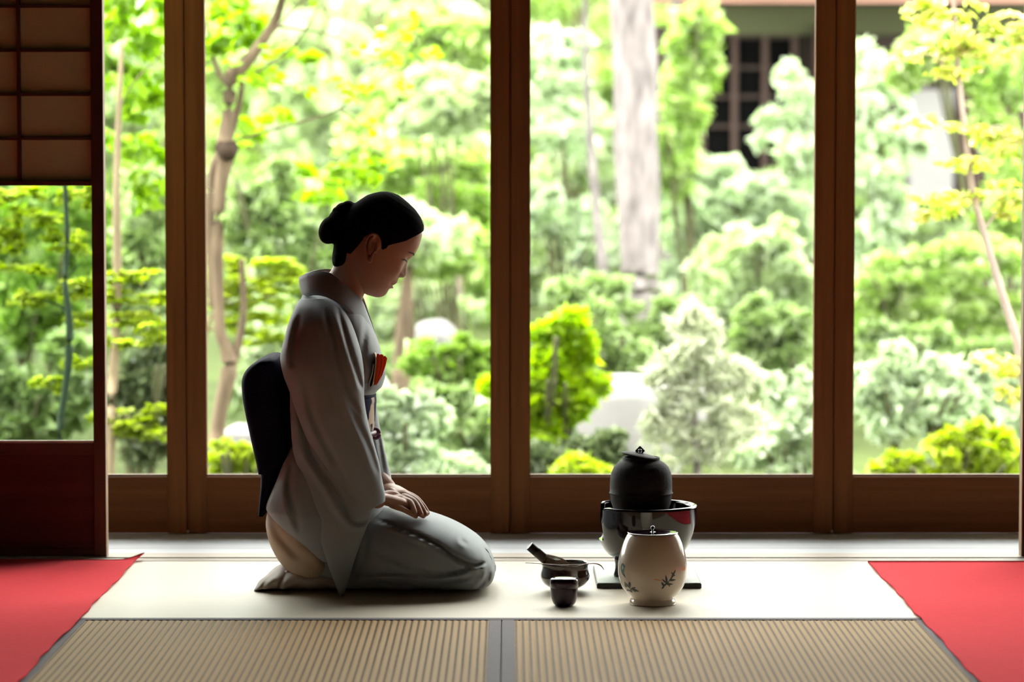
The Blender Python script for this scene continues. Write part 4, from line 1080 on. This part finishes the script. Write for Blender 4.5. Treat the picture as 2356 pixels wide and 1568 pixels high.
fwd = np.array([(-745, 1345), (-729, 1400), (-712, 1455), (-690, 1490), (-645, 1520), (-597, 1533), (-530, 1540), (-440, 1545), (-361, 1550), (-290, 1548), (-202, 1545), (-150, 1548), (-110, 1556), (-66, 1570), (-24, 1580), (56, 1578), (148, 1558),
                (227, 1533), (271, 1500), (320, 1440), (360, 1385), (400, 1290), (425, 1170), (436, 1060)], float)
bak = np.array([(-745, 1335), (-729, 1250), (-700, 1150), (-640, 1060), (-560, 980), (-450, 880), (-350, 790), (-250, 700), (-100, 655), (50, 665), (161, 710), (250, 750), (310, 800), (360, 850), (400, 910), (425, 980), (436, 1040)], float)
wid = np.array([(-745, 20), (-729, 70), (-700, 120), (-650, 175), (-590, 222), (-520, 262), (-440, 296), (-340, 325), (-200, 350), (-60, 362), (80, 365), (200, 345), (300, 298), (360, 240), (400, 170), (425, 90), (436, 30)], float)
nose = np.array([(-400, 0), (-375, 8), (-362, 14), (-356, 38), (-332, 70), (-300, 78), (-275, 72), (-246, 60), (-202, 36), (-157, 13), (-115, 3), (-60, 0)], float)
lips = [(-395, 26, 20), (-431, 40, 19), (-468, 26, 14), (-510, 34, 17), (-600, 8, 40)]
def head_grid(nv=190, nt=144, off=None):
    vs = np.linspace(-744, 435, nv)
    th = np.linspace(-np.pi, np.pi, nt, endpoint=False)
    th = th * 0.0 + np.sign(th) * np.pi * (np.abs(th) / np.pi) ** 1.25      # denser at the front
    rings = []
    for v in vs:
        fu_, bk, wd = np.interp(v, fwd[:, 0], fwd[:, 1]), np.interp(v, bak[:, 0], bak[:, 1]), np.interp(v, wid[:, 0], wid[:, 1])
        # widest point sits behind the middle
        uc = bk + (fu_ - bk) * 0.44
        c, s_ = np.cos(th), np.sin(th)
        ef = 2.25
        cu = sgnpow(c, 2 / ef); su = sgnpow(s_, 2 / ef)
        u = np.where(c > 0, uc + (fu_ - uc) * cu, uc + (uc - bk) * cu)
        w = wd * su
        front = (c > 0)
        hn = np.interp(v, nose[:, 0], nose[:, 1], 0, 0); sg = np.interp(v, [-362, -330, -300, -200, -100], [70, 66, 58, 36, 40])
        d = hn * np.exp(-(np.abs(w) / sg) ** 2.2)
        # nostril wings
        d += 24 * np.exp(-((np.abs(w) - 62) / 24) ** 2 - ((v + 322) / 26) ** 2)
        for lv, a, sv in lips:
            ww = 92 if lv > -600 else 90
            d += a * np.exp(-((v - lv + 0.0012 * w ** 2 * 0.0) / sv) ** 2 - (w / ww) ** 2)
        d -= 10 * np.exp(-((v + 482) / 9) ** 2 - (w / 110) ** 2)
        d -= 14 * np.exp(-((v + 478) / 26) ** 2 - ((np.abs(w) - 128) / 22) ** 2)          # mouth corners
        d -= 30 * np.exp(-((v + 128) / 48) ** 2 - ((np.abs(w) - 120) / 70) ** 2)          # eye sockets
        d += 15 * np.exp(-((v + 140) / 30) ** 2 - ((np.abs(w) - 150) / 62) ** 2)          # lids
        d += 9 * np.exp(-((v + 40) / 30) ** 2 - ((np.abs(w) - 130) / 90) ** 2)            # brow
        d += 30 * np.exp(-((v + 300) / 95) ** 2 - ((np.abs(w) - 205) / 75) ** 2)          # cheeks
        d += 10 * np.exp(-((v + 650) / 45) ** 2 - (w / 90) ** 2)
        u = u + np.where(front, d * np.clip(c * 2.2, 0, 1), 0)
        rings.append((u, np.full(len(th), v), w, c, s_))
    return rings
def surf_u(v, w):
    """forward surface at (v, w)"""
    for r in head_grid_cache:
        pass
    i = int(np.clip((v + 744) / (435 + 744) * 189, 0, 189)); u_, _, w_, c_, _s = head_grid_cache[i]
    m = c_ > 0; o_ = np.argsort(w_[m])
    return float(np.interp(w, w_[m][o_], u_[m][o_]))
head_grid_cache = head_grid()
def hp_arr(u, v, w):
    return np.array(HC)[None] + np.outer((u - cuv[0]) * KU, np.array(hu)) + np.outer((v - cuv[1]) * KU, np.array(hv)) + np.outer(w * KU, np.array(hw_))
head = rings_mesh([hp_arr(u, v, w) for u, v, w, c, s_ in head_grid_cache])
def Z(x, y, w=0.0):
    """point given in the enlarged head picture"""
    return HP(x * .848 + y * .530, x * .530 - y * .848, w)
def Zd(x, y, d): return at(700 + x / 5.2267, 420 + y / 5.2267, d)
parts = [head]
# ears
for sgn in (1, -1):
    hel = [(835, 800), (795, 835), (770, 890), (755, 930), (725, 905), (712, 850), (706, 760), (716, 680), (745, 630), (795, 612), (845, 632), (876, 690), (880, 740), (862, 775)]
    parts.append(tube([Z(x, y, sgn * (384 + (30 if x < 800 else -26))) for x, y in hel], [16, 18, 22, 26, 22, 19, 18, 18, 17, 17, 16, 15, 13, 10][0:0] or [q * KU for q in (13, 17, 24, 30, 23, 18, 16, 16, 16, 16, 15, 14, 12, 10)], 10, 56))
    parts.append(tube([Z(x, y, sgn * 366) for x, y in ((752, 900), (740, 800), (755, 700), (795, 650))], [q * KU for q in (26, 26, 26, 20)], 12, 20, flat=.8))
    parts.append(tube([Z(x, y, sgn * 372) for x, y in ((850, 720), (846, 780), (838, 830))], [q * KU for q in (14, 16, 14)], 8, 10))
    parts.append(tube([Z(x, y, sgn * 366) for x, y in ((740, 850), (742, 780), (765, 710), (800, 690))], [q * KU for q in (9, 11, 11, 9)], 8, 14))
# neck
parts.append(loft([(768, 560, 850, 575, DP, .050), (768, 590, 850, 615, DP, .050), (766, 612, 846, 650, DP, .050), (757, 628, 838, 676, DP, .053), (740, 650, 830, 705, DP, .062), (715, 690, 835, 740, DP, .10), (705, 740, 845, 770, DP, .13)], 40, 40, 2.1))
# trunk, hips, legs (under the clothes)
parts.append(loft([(705, 740, 845, 770, DP, .13), (700, 800, 845, 820, DP, .125), (705, 900, 840, 900, DP, .105), (700, 1000, 845, 1010, DP, .11), (680, 1080, 855, 1090, DP, .13), (670, 1160, 860, 1180, DP + .02, .14), (690, 1225, 830, 1240, DP + .02, .12)], 50, 32, 2.3))
def leg(sg):
    hip = at(740, 1215, DP + sg * .070 + .02); kn = at(1070, 1288, DP + sg * .085 + .02); kb = at(1060, 1318, DP + sg * .085 + .02); an = at(700, 1325, DP + sg * .07 + .02); toe = at(645, 1334, DP + sg * .05 + .02)
    return [tube([hip, hip.lerp(kn, .5), kn], [.070, .052, .036], 18, 16), tube([kb, kb.lerp(an, .45), an, toe], [.030, .030, .024, .016], 16, 24)]
parts += leg(-1) + leg(1)
# arms: near (right) and far (left)
P3 = lambda x, y, d: at(x, y, d)
arm_n = [P3(730, 760, 7.02), P3(728, 880, 6.99), P3(742, 985, 6.985), P3(800, 1075, 6.99), P3(868, 1147, 7.03)]
arm_f = [P3(745, 760, 7.28), P3(750, 880, 7.30), P3(770, 975, 7.30), P3(830, 1060, 7.27), P3(890, 1122, 7.20)]
for A_ in (arm_n, arm_f):
    parts.append(tube(A_, [.046, .040, .037, .033, .0235], 16, 40))
# hands
def hand(wr, palm, fingers, thumb, rp=(.0225, .027, .026)):
    out = [tube([wr] + palm, [rp[0]] + list(rp[1:]), 16, 18, flat=.55)]
    for pts, r in fingers: out.append(tube(pts, [r, r * .98, r * .9, r * .72], 10, 22))
    pts, r = thumb; out.append(tube(pts, [r * 1.15, r, r * .75], 10, 16))
    return out
# near hand: back of the hand in view, fingers pass under the other hand towards the far side
nf = []
for i, (kx, ky, kd, l) in enumerate(((922, 1146, 7.085, 1.0), (921, 1152, 7.066, 1.08), (917, 1159, 7.048, 1.02), (910, 1165, 7.030, .84))):
    k_ = P3(kx, ky, kd)
    a_ = k_ + (P3(kx + 24, ky + 9, kd + .004) - k_) * l; b_ = k_ + (P3(kx + 42, ky + 19, kd + .008) - k_) * l; c_ = k_ + (P3(kx + 56, ky + 27, kd + .012) - k_) * l
    nf.append(([k_ + (P3(870, 1148, 7.035) - k_) * .25, k_, a_, b_][0:1] + [k_, a_, c_], .0088 if i < 3 else .0078))
parts += hand(P3(866, 1145, 7.03), [P3(893, 1150, 7.045), P3(915, 1155, 7.058)], nf, ([P3(880, 1140, 7.06), P3(902, 1136, 7.085), P3(925, 1146, 7.10)], .0098))
# far hand: laid across, fingertips reach the near thigh
ff = []
for i, (kx, ky, kd, tx, ty, td) in enumerate(((926, 1131, 7.135, 984, 1179, 7.085), (930, 1136, 7.118, 979, 1182, 7.062), (930, 1142, 7.100, 969, 1182, 7.045), (926, 1148, 7.084, 955, 1178, 7.032))):
    k_ = P3(kx, ky, kd); t_ = P3(tx, ty, td)
    m_ = k_.lerp(t_, .45) + Vector((.003, 0, .0085)); n_ = k_.lerp(t_, .75) + Vector((.002, 0, .006))
    ff.append(([k_, m_, n_, t_], .0086 if i < 3 else .0076))
parts += hand(P3(888, 1120, 7.20), [P3(905, 1127, 7.165), P3(922, 1136, 7.125)], ff, ([P3(900, 1130, 7.13), P3(918, 1146, 7.09), P3(934, 1158, 7.06)], .0096), (.0215, .025, .024))
v, f = join(parts)
v, f = remesh(v, f, 0.0021, 3, .5)
v = np.array(v); v[:, 2] = np.maximum(v[:, 2], .004)
mk('body', v, f, M['skin'], woman)

# eyes, lashes, brows, lips as thin pieces on the face
def strip(name, pts, mat, label=None, lift=3.0):
    """pts: (v, w, half height)"""
    D = crom(pts, 26); V = []
    for v_, w_, h_ in D:
        V.append(tuple(HP(surf_u(v_ + h_, w_) + lift, v_ + h_, w_))); V.append(tuple(HP(surf_u(v_, w_) + lift + 4, v_, w_))); V.append(tuple(HP(surf_u(v_ - h_, w_) + lift, v_ - h_, w_)))
    Fc = []
    for i in range(25):
        for j in range(2): Fc.append((3 * i + j, 3 * i + j + 1, 3 * i + j + 4, 3 * i + j + 3))
    o = mk(name, V, Fc, mat, woman)
    if label: o['label'] = label
    return o
for sg in (1, -1):
    strip('eyelashes', [(-150, sg * 62, 3), (-138, sg * 100, 7), (-140, sg * 150, 8), (-158, sg * 205, 6), (-170, sg * 235, 2)], M['lash'], lift=5)
    strip('eyebrow', [(-52, sg * 55, 3), (-38, sg * 110, 10), (-34, sg * 170, 9), (-52, sg * 235, 4)], M['lash'], lift=2)
    v_, f_ = join([tube([HP(surf_u(-142, sg * w) + 6, -142, sg * w), HP(surf_u(-142, sg * w) + 26, -160, sg * w)], [3 * KU, 1 * KU], 4, 4) for w in range(70, 220, 12)])
    o = mk('eyelash_hairs', v_, f_, M['lash'], woman); o['kind'] = 'stuff'
strip('upper_lip', [(-478, -104, 2), (-446, -50, 19), (-440, 0, 19), (-446, 50, 19), (-478, 104, 2)], M['lip'], lift=1.5)
strip('lower_lip', [(-484, -100, 2), (-508, -50, 14), (-511, 0, 16), (-508, 50, 14), (-484, 100, 2)], M['lip'], lift=1.5)

# hair: cap that dives under the skin at the hairline, nape, bun
hl = np.array([(560, -640), (840, -630), (900, -540), (925, -330), (940, -172), (996, -70), (1060, -70), (1117, -110), (1175, -190), (1212, -196), (1245, -100), (1383, 40), (1500, 225), (1535, 285), (1700, 300)], float)
rings = []
for u, v, w, c, s_ in head_grid_cache:
    dlt = v - np.interp(u, hl[:, 0], hl[:, 1])
    dlt = dlt - 0.0 * w
    t = np.clip((dlt + 14) / 28, 0, 1); t = t * t * (3 - 2 * t)
    off = -34 + t * (34 + 14 + 24 * np.clip(dlt / 160, 0, 1))
    uc = 1050; vc = -50
    n_ = np.stack([u - uc, (v - vc) * (v > vc), w], 1); n_ /= np.linalg.norm(n_, axis=1)[:, None] + 1e-9
    rings.append(hp_arr(u + n_[:, 0] * off, v + n_[:, 1] * off, w + n_[:, 2] * off))
hp_ = [rings_mesh(rings)]
U_ = lambda r: (r[0] * KU, r[1] * KU, r[2] * KU)
rotM = np.array([list(hu), list(hw_), list(hv)]).T
ry = lambda a: np.array(Matrix.Rotation(a, 3, 'Y'))
hp_.append(ball(Zd(308, 570, DP), U_((132, 215, 172)), 24, 32, ry(math.radians(20))))
hp_.append(ball(Zd(352, 665, DP), U_((62, 150, 70)), 16, 24))
hp_.append(ball(Zd(470, 480, DP), U_((190, 230, 190)), 24, 32))
hp_.append(ball(Zd(452, 305, DP), U_((84, 130, 62)), 16, 24, ry(math.radians(-25))))
hp_.append(ball(Zd(530, 268, DP), U_((70, 110, 52)), 16, 24))
hp_.append(ball(Zd(590, 330, DP), U_((90, 150, 90)), 16, 24))
hp_.append(ball(Zd(392, 352, DP), U_((58, 110, 62)), 16, 24))
hp_.append(ball(Zd(505, 690, DP), U_((150, 262, 190)), 20, 28))
hp_.append(ball(Zd(455, 800, DP), U_((105, 262, 170)), 20, 28))
# nape hair drawn up to the bun
hp_.append(loft([(776, 520, 818, 530, DP, .050), (771, 552, 822, 560, DP, .052), (766, 575, 822, 588, DP, .050), (764, 594, 808, 606, DP, .053), (765, 604, 796, 612, DP, .048), (767, 611, 782, 615, DP, .03)], 24, 28, 2.0))
v, f = join(hp_)
v, f = remesh(v, f, 0.0022, 3, .5)
hair = mk('hair', v, f, M['hair'], woman)
# loose wisps at nape and fringe
ws = []
for k in range(9):
    x0, y0 = 352 + k * 4, 830 + k * 18
    ws.append(tube([Zd(x0 + 8, y0, DP + random.uniform(-.03, .03)), Zd(x0 - 12, y0 + 30, DP), Zd(x0 - 16 + random.uniform(-10, 10), y0 + 62, DP)], [.0005, .0004, .0002], 4, 6))
for k in range(6):
    ws.append(tube([Z(1405 + k * 3, 520 - k * 14, random.uniform(-60, 60)), Z(1432 + k * 2, 560 - k * 12, random.uniform(-40, 40)), Z(1452 - k * 3, 600 - k * 15, 0)], [.0005, .0004, .0002], 4, 6))
v, f = join(ws); o = mk('hair_wisps', v, f, M['hair'], hair); o['kind'] = 'stuff'

# ---- kimono
kim = empty('kimono', (0, 0, 0)); kim.parent = woman
def cloth(name, stations, mat, parent, nr=90, ns=90, e=2.2, lines=(), ymax=None, zmin=0.0015, wob=0.0):
    v, f = loft(stations, nr, ns, e)
    v = crease(v, [(l_, w_ * .85, d_ * 1.6) for l_, w_, d_ in lines], ymax) if len(lines) else np.array(v)
    if wob:
        v[:, 1] += wob * (np.sin(v[:, 0] * 37 + v[:, 2] * 23) + .6 * np.sin(v[:, 0] * 71 - v[:, 2] * 51 + 1.3)) * .5
    v[:, 2] = np.maximum(v[:, 2], zmin)
    return mk(name, v, f, mat, parent)
cloth('bodice', [(698, 664, 806, 690, DP, .06), (697, 676, 816, 696, DP, .10), (687, 700, 838, 712, DP, .135), (672, 728, 849, 735, DP, .165), (656, 775, 866, 775, DP, .17), (647, 815, 877, 812, DP, .16), (650, 850, 887, 850, DP, .15), (660, 885, 880, 886, DP, .14),
                 (672, 905, 862, 908, DP, .13), (680, 960, 856, 960, DP, .125), (672, 1010, 854, 1010, DP, .13), (655, 1070, 866, 1070, DP, .155), (640, 1130, 880, 1140, DP, .165), (640, 1200, 880, 1200, DP, .165)], M['kimono'], kim,
      110, 80, 2.25, [([(845, 730), (835, 800), (820, 880)], 7, .008), ([(800, 720), (812, 800), (830, 860)], 7, .006), ([(866, 830), (850, 880), (832, 905)], 5, .006)], DP - .03)
# sleeves
cloth('sleeve', [(690, 688, 752, 684, 7.06, .055), (678, 708, 782, 704, 7.035, .075), (664, 742, 806, 738, 7.01, .085), (653, 785, 824, 786, 6.995, .085), (645, 822, 834, 828, 6.985, .082), (652, 862, 838, 872, 6.98, .078), (668, 905, 838, 915, 6.978, .072),
                 (686, 960, 845, 962, 6.978, .066), (706, 1010, 857, 1008, 6.98, .060), (735, 1065, 872, 1062, 6.985, .054), (768, 1120, 880, 1106, 6.99, .048), (796, 1164, 886, 1136, 6.995, .043), (815, 1187, 886, 1152, 7.0, .040)], M['kimono'], kim,
      140, 90, 2.1, [([(775, 700), (800, 790), (822, 860), (834, 900)], 6, .010), ([(745, 700), (762, 780), (792, 880), (830, 960)], 7, .007), ([(690, 720), (676, 790), (672, 850)], 8, .008), ([(760, 800), (790, 900), (845, 1020), (872, 1100)], 8, .005),
                     ([(700, 860), (720, 960), (770, 1060), (800, 1120)], 10, .005)], 7.0).name = 'sleeve'
cloth('sleeve_pouch', [(668, 866, 745, 876, 7.02, .045), (667, 920, 780, 925, 7.00, .045), (669, 975, 810, 985, 6.99, .040), (674, 1035, 836, 1045, 6.985, .036), (690, 1090, 850, 1100, 6.98, .032), (706, 1140, 858, 1160, 6.978, .030), (722, 1190, 848, 1200, 6.978, .026),
                       (738, 1245, 830, 1248, 6.98, .022), (752, 1290, 815, 1290, 6.985, .018), (766, 1330, 803, 1332, 6.99, .013), (778, 1362, 793, 1364, 6.997, .008), (784, 1373, 789, 1374, 7.0, .004)], M['kimono'], kim,
      120, 80, 2.0, [([(690, 930), (712, 1040), (765, 1120), (800, 1190)], 9, .008), ([(780, 1150), (815, 1200), (850, 1195)], 7, .006)], 6.99)
cloth('sleeve', [(715, 700, 780, 700, 7.24, .05), (690, 760, 840, 750, 7.29, .075), (690, 820, 850, 815, 7.31, .075), (700, 880, 858, 880, 7.31, .07), (735, 940, 866, 936, 7.30, .06), (770, 1000, 876, 992, 7.28, .05), (810, 1060, 889, 1050, 7.26, .042), (845, 1112, 901, 1102, 7.23, .038), (862, 1128, 900, 1118, 7.22, .036)],
      M['kimono'], kim, 80, 60, 2.1, [([(868, 990), (876, 1040), (884, 1090)], 6, .006)])
# back flap hanging over the hips
cloth('back_flap', [(668, 1028, 730, 1035, 7.06, .06), (652, 1065, 752, 1072, 7.06, .09), (636, 1105, 772, 1112, 7.07, .11), (614, 1158, 790, 1160, 7.07, .115), (620, 1180, 800, 1186, 7.06, .105), (650, 1212, 802, 1218, 7.05, .085), (690, 1247, 800, 1250, 7.035, .055), (725, 1277, 795, 1280, 7.02, .03), (742, 1291, 790, 1294, 7.01, .012)],
      M['kimono'], kim, 90, 80, 2.3, [([(650, 1080), (630, 1130), (618, 1165)], 6, -.004), ([(672, 1060), (665, 1130), (690, 1230)], 8, .006)], 7.05)
# seat of the robe showing its cream cloth
cloth('seat_cloth', [(650, 1120, 770, 1120, 7.17, .12), (622, 1160, 790, 1160, 7.17, .15), (613, 1195, 800, 1190, 7.17, .165), (616, 1225, 805, 1225, 7.17, .17), (626, 1255, 805, 1258, 7.17, .165), (643, 1285, 800, 1290, 7.17, .15), (668, 1310, 790, 1312, 7.17, .13), (700, 1330, 770, 1330, 7.17, .10)],
      M['lining'], kim, 80, 80, 2.2, [([(622, 1180), (640, 1230), (690, 1290)], 10, .006), ([(690, 1240), (730, 1270), (760, 1300)], 9, .005)], 7.1)
def xloft(st, nr=110, ns=96, e=2.4):
    """stations along the picture's x: (px, top py, bottom z, depth, half depth)"""
    S = crom(st, nr); th = np.linspace(0, 2 * np.pi, ns, endpoint=False); rings = []
    c, s_ = sgnpow(np.cos(th), 2 / e), sgnpow(np.sin(th), 2 / e)
    for px, ty, zb, d, h in S:
        p = at(px, ty, d); zm = (p.z + zb) / 2; a = (p.z - zb) / 2
        rings.append(np.stack([np.full(ns, p.x), d + h * s_, zm + a * c], 1))
    return rings_mesh(rings)
v, f = xloft([(715, 1210, .005, 7.17, .13), (760, 1190, .0, 7.17, .145), (820, 1170, .0, 7.17, .165), (870, 1166, .0, 7.17, .185), (920, 1167, .0, 7.17, .195), (965, 1174, .0, 7.17, .20), (1010, 1187, .0, 7.17, .20), (1050, 1204, .0, 7.17, .20), (1085, 1225, .0, 7.17, .195),
              (1108, 1244, .002, 7.17, .18), (1125, 1266, .010, 7.17, .155), (1135, 1288, .024, 7.17, .12), (1140, 1306, .045, 7.17, .06), (1141, 1312, .055, 7.17, .02)])
skl = [([(858, 1192), (920, 1215), (1000, 1250), (1062, 1292), (1100, 1298)], 5, .012), ([(1060, 1310), (1100, 1300), (1118, 1292)], 5, .009), ([(830, 1320), (900, 1318), (1000, 1322), (1080, 1310)], 6, .012), ([(1080, 1215), (1062, 1240), (1075, 1250)], 6, .007),
       ([(1108, 1240), (1122, 1275), (1118, 1330), (1090, 1362)], 6, .010), ([(1128, 1262), (1131, 1300), (1120, 1345)], 5, .008), ([(860, 1335), (930, 1345), (1010, 1362)], 7, .009), ([(850, 1262), (930, 1300), (985, 1318)], 6, .006),
       ([(905, 1330), (960, 1350), (1020, 1345), (1090, 1325)], 6, .008), ([(1000, 1182), (1050, 1205), (1090, 1232)], 6, .004), ([(845, 1230), (835, 1290), (822, 1340)], 8, .006)]
skl = [(l_, w_ * .8, d_ * 1.7) for l_, w_, d_ in skl]
v = crease(v, skl, 7.12)
v[:, 2] = np.maximum(v[:, 2], 0.0012)
mk('skirt', v, f, M['kimono'], kim)
# hem round the feet
v, f = xloft([(586, 1354, .0, 7.12, .02), (592, 1344, .0, 7.14, .06), (604, 1330, .0, 7.16, .09), (622, 1315, .0, 7.17, .11), (648, 1302, .0, 7.17, .12), (672, 1304, .0, 7.17, .125), (700, 1294, .0, 7.17, .13), (735, 1290, .0, 7.17, .135), (770, 1294, .0, 7.17, .135), (800, 1304, .0, 7.17, .11)], 100, 80, 2.2)
v = crease(v, [([(600, 1355), (618, 1330), (640, 1310)], 5, .010), ([(640, 1356), (648, 1335), (660, 1316)], 5, .010), ([(668, 1300), (690, 1315), (740, 1305)], 6, .008), ([(650, 1360), (700, 1350), (760, 1352)], 6, .006), ([(690, 1330), (730, 1318), (760, 1330)], 7, .007)], 7.14)
v[:, 2] = np.maximum(v[:, 2] + .0025 * np.sin(v[:, 0] * 90 + v[:, 1] * 30) * (v[:, 2] > .01), 0.0012)
o = mk('hem', v, f, M['hem'], kim); o['label'] = 'grey beige hem gathered over the feet'
# collar: a band round the neck, standing off the nape
def collar():
    top = [(690, 637, 0), (706, 629, -.055), (732, 624, -.082), (758, 627, -.090), (786, 646, -.088), (812, 670, -.074), (831, 688, -.048), (846, 725, -.020), (862, 770, -.004), (874, 812, .012)]
    bot = [(700, 684, 0), (706, 682, -.065), (722, 679, -.105), (748, 682, -.126), (778, 697, -.130), (806, 722, -.118), (826, 752, -.096), (842, 782, -.070), (856, 812, -.044), (866, 838, -.024)]
    rows = []
    for pts in (top, bot):
        near = [np.array(at(x, y, DP + d)) for x, y, d in pts]
        far_ = [np.array([p[0], 2 * DP - p[1], p[2]]) for p in near]
        rows.append(crom(np.array(far_[::-1] + near[1:]), 90))
    T_, B_ = rows
    V, n = [], 90
    mid = (T_ + B_) / 2 
    cen = mid.mean(0)
    nrm = mid - cen; nrm[:, 2] = 0; nrm /= np.linalg.norm(nrm, axis=1)[:, None] + 1e-9
    prof_ = [(0, -.0022), (0, .0022), (.2, .0045), (.5, .0055), (.8, .0048), (1, .0022), (1, -.0022), (.5, .0008)]
    rings = []
    for i in range(n):
        rings.append(np.array([T_[i] * (1 - t) + B_[i] * t + nrm[i] * h_ for t, h_ in prof_]))
    return rings_mesh(rings)
v, f = collar(); mk('collar', v, f, M['kimono'], kim)

# ---- obi
obi = empty('obi', (0, 0, 0)); obi.parent = woman
cloth('drum_knot', [(618, 817, 634, 816, DP, .12), (600, 824, 645, 822, DP, .145), (580, 838, 656, 840, DP, .15), (567, 856, 664, 864, DP, .15), (563, 880, 670, 886, DP, .15), (567, 920, 674, 925, DP, .15), (576, 965, 676, 970, DP, .15), (586, 1010, 676, 1015, DP, .148), (594, 1045, 672, 1040, DP, .145), (599, 1068, 652, 1062, DP, .14), (602, 1079, 628, 1077, DP, .135)],
      M['obi'], obi, 80, 80, 5.0)
cloth('hanging_end', [(604, 1060, 650, 1052, DP, .10), (604, 1085, 650, 1078, DP, .10), (604, 1110, 640, 1110, DP, .10), (602, 1140, 626, 1140, DP, .10), (600, 1176, 613, 1178, DP, .10)], M['obi'], obi, 40, 60, 4.0)
m_obi = M['obi'].copy(); m_obi.name = 'navy_obi_with_cream_motif'
nt = m_obi.node_tree; b_ = nt.nodes['Principled BSDF']; tcn = nt.nodes.new('ShaderNodeTexCoord'); vn = nt.nodes.new('ShaderNodeTexNoise'); vn.inputs['Scale'].default_value = 15
nt.links.new(tcn.outputs['Object'], vn.inputs['Vector']); r_ = ramp(nt, [(0.50, (0.02, 0.016, 0.05)), (0.53, (0.62, 0.50, 0.38))]); nt.links.new(vn.outputs[0], r_.inputs[0]); nt.links.new(r_.outputs[0], b_.inputs['Base Color'])
o = cloth('waistband', [(668, 902, 863, 906, DP, .137), (668, 915, 866, 918, DP, .139), (670, 950, 864, 952, DP, .137), (670, 985, 861, 987, DP, .136), (670, 1012, 858, 1014, DP, .136), (670, 1022, 856, 1022, DP, .130)], m_obi, obi, 50, 80, 2.25)
o['label'] = 'navy band with cream flower motif'
def ring_around(py, rad, mat, name, dx=0):
    pts = []
    a = np.array(at(668, py, DP)); b = np.array(at(866 + dx, py, DP)); m = (a + b) / 2; hx = (b - a) / 2
    for t in np.linspace(0, 2 * math.pi, 49): pts.append(m + hx * sgnpow(math.cos(t), .89) + np.array([0, .140 * sgnpow(math.sin(t), .89), 0]))
    v, f = tube(pts, rad, 8, 97); return mk(name, v, f, mat, obi)
cordo = ring_around(992, .0052, M['cord'], 'cord', -2)
kn = at(861, 996, DP)
v, f = join([tube([kn + Vector((.004 + .0095 * math.cos(a), -.012, .0115 * math.sin(a))) for a in np.linspace(.3, 2 * math.pi + .1, 15)], .0042, 8, 30), tube([kn + Vector((-.03, -.045, .002)), kn + Vector((-.01, -.03, -.001)), kn + Vector((.008, -.014, 0))], .0055, 8, 12)])
mk('cord_knot', v, f, M['cord'], cordo)
o = ring_around(908, .0058, M['obi'], 'sash_roll', -6)

# folded orange silk cloth and paper pad tucked into the collar: things of their own
def slab(name, base, pl, mat, d, th, label, cat):
    """pl: closed outline in pixels; thick folded layers"""
    V = []; n = len(pl)
    c = np.mean(pl, 0)
    for dy, sc in ((-th, .96), (-th * .8, 1), (th * .8, 1), (th, .96)):
        for x, y in pl: V.append(tuple(at(c[0] + (x - c[0]) * sc, c[1] + (y - c[1]) * sc, d + dy)))
    Fc = []
    for k in range(3):
        for i in range(n): Fc.append((k * n + i, k * n + (i + 1) % n, (k + 1) * n + (i + 1) % n, (k + 1) * n + i))
    Fc += [tuple(range(n))[::-1], tuple(range(3 * n, 4 * n))]
    return V, Fc
oc = empty('folded_cloth', at(876, 850, DP - .02), 'folded orange silk cloth tucked into the front of the kimono', 'cloth')
for i, (pl, d) in enumerate(([[(867, 814), (871, 813), (874, 816), (872, 850), (866, 884), (860, 886), (862, 850)], -.030], [[(872, 818), (876, 814), (882, 816), (881, 838), (874, 870), (866, 886), (864, 884), (871, 850)], -.022],
                             [[(880, 819), (886, 818), (891, 824), (888, 838), (880, 862), (868, 884), (870, 870), (877, 845)], -.013])):
    V, Fc = slab('fold', None, pl, M['orange'], DP + d - .075, .0035, None, None)
    mk('fold', V, Fc, M['orange'], oc, False)
pp = empty('paper_pad', at(856, 850, DP - .05), 'cream folded paper pad tucked behind the orange silk cloth', 'paper pad')
pts = [(862, 812), (865, 830), (862, 858), (858, 882), (854, 890), (850, 888), (851, 878), (857, 856), (859, 836)]
rings = []
C_ = crom(pts, 40)
for x, y in C_:
    p = np.array(at(x, y, DP - .112)); rings.append(np.array([p + [-.0011, -.004, 0], p + [.0011, -.004, 0], p + [.0011, .035, 0], p + [-.0011, .035, 0]]))
v, f = rings_mesh(rings); mk('paper', v, f, M['kaishi'], pp, False)
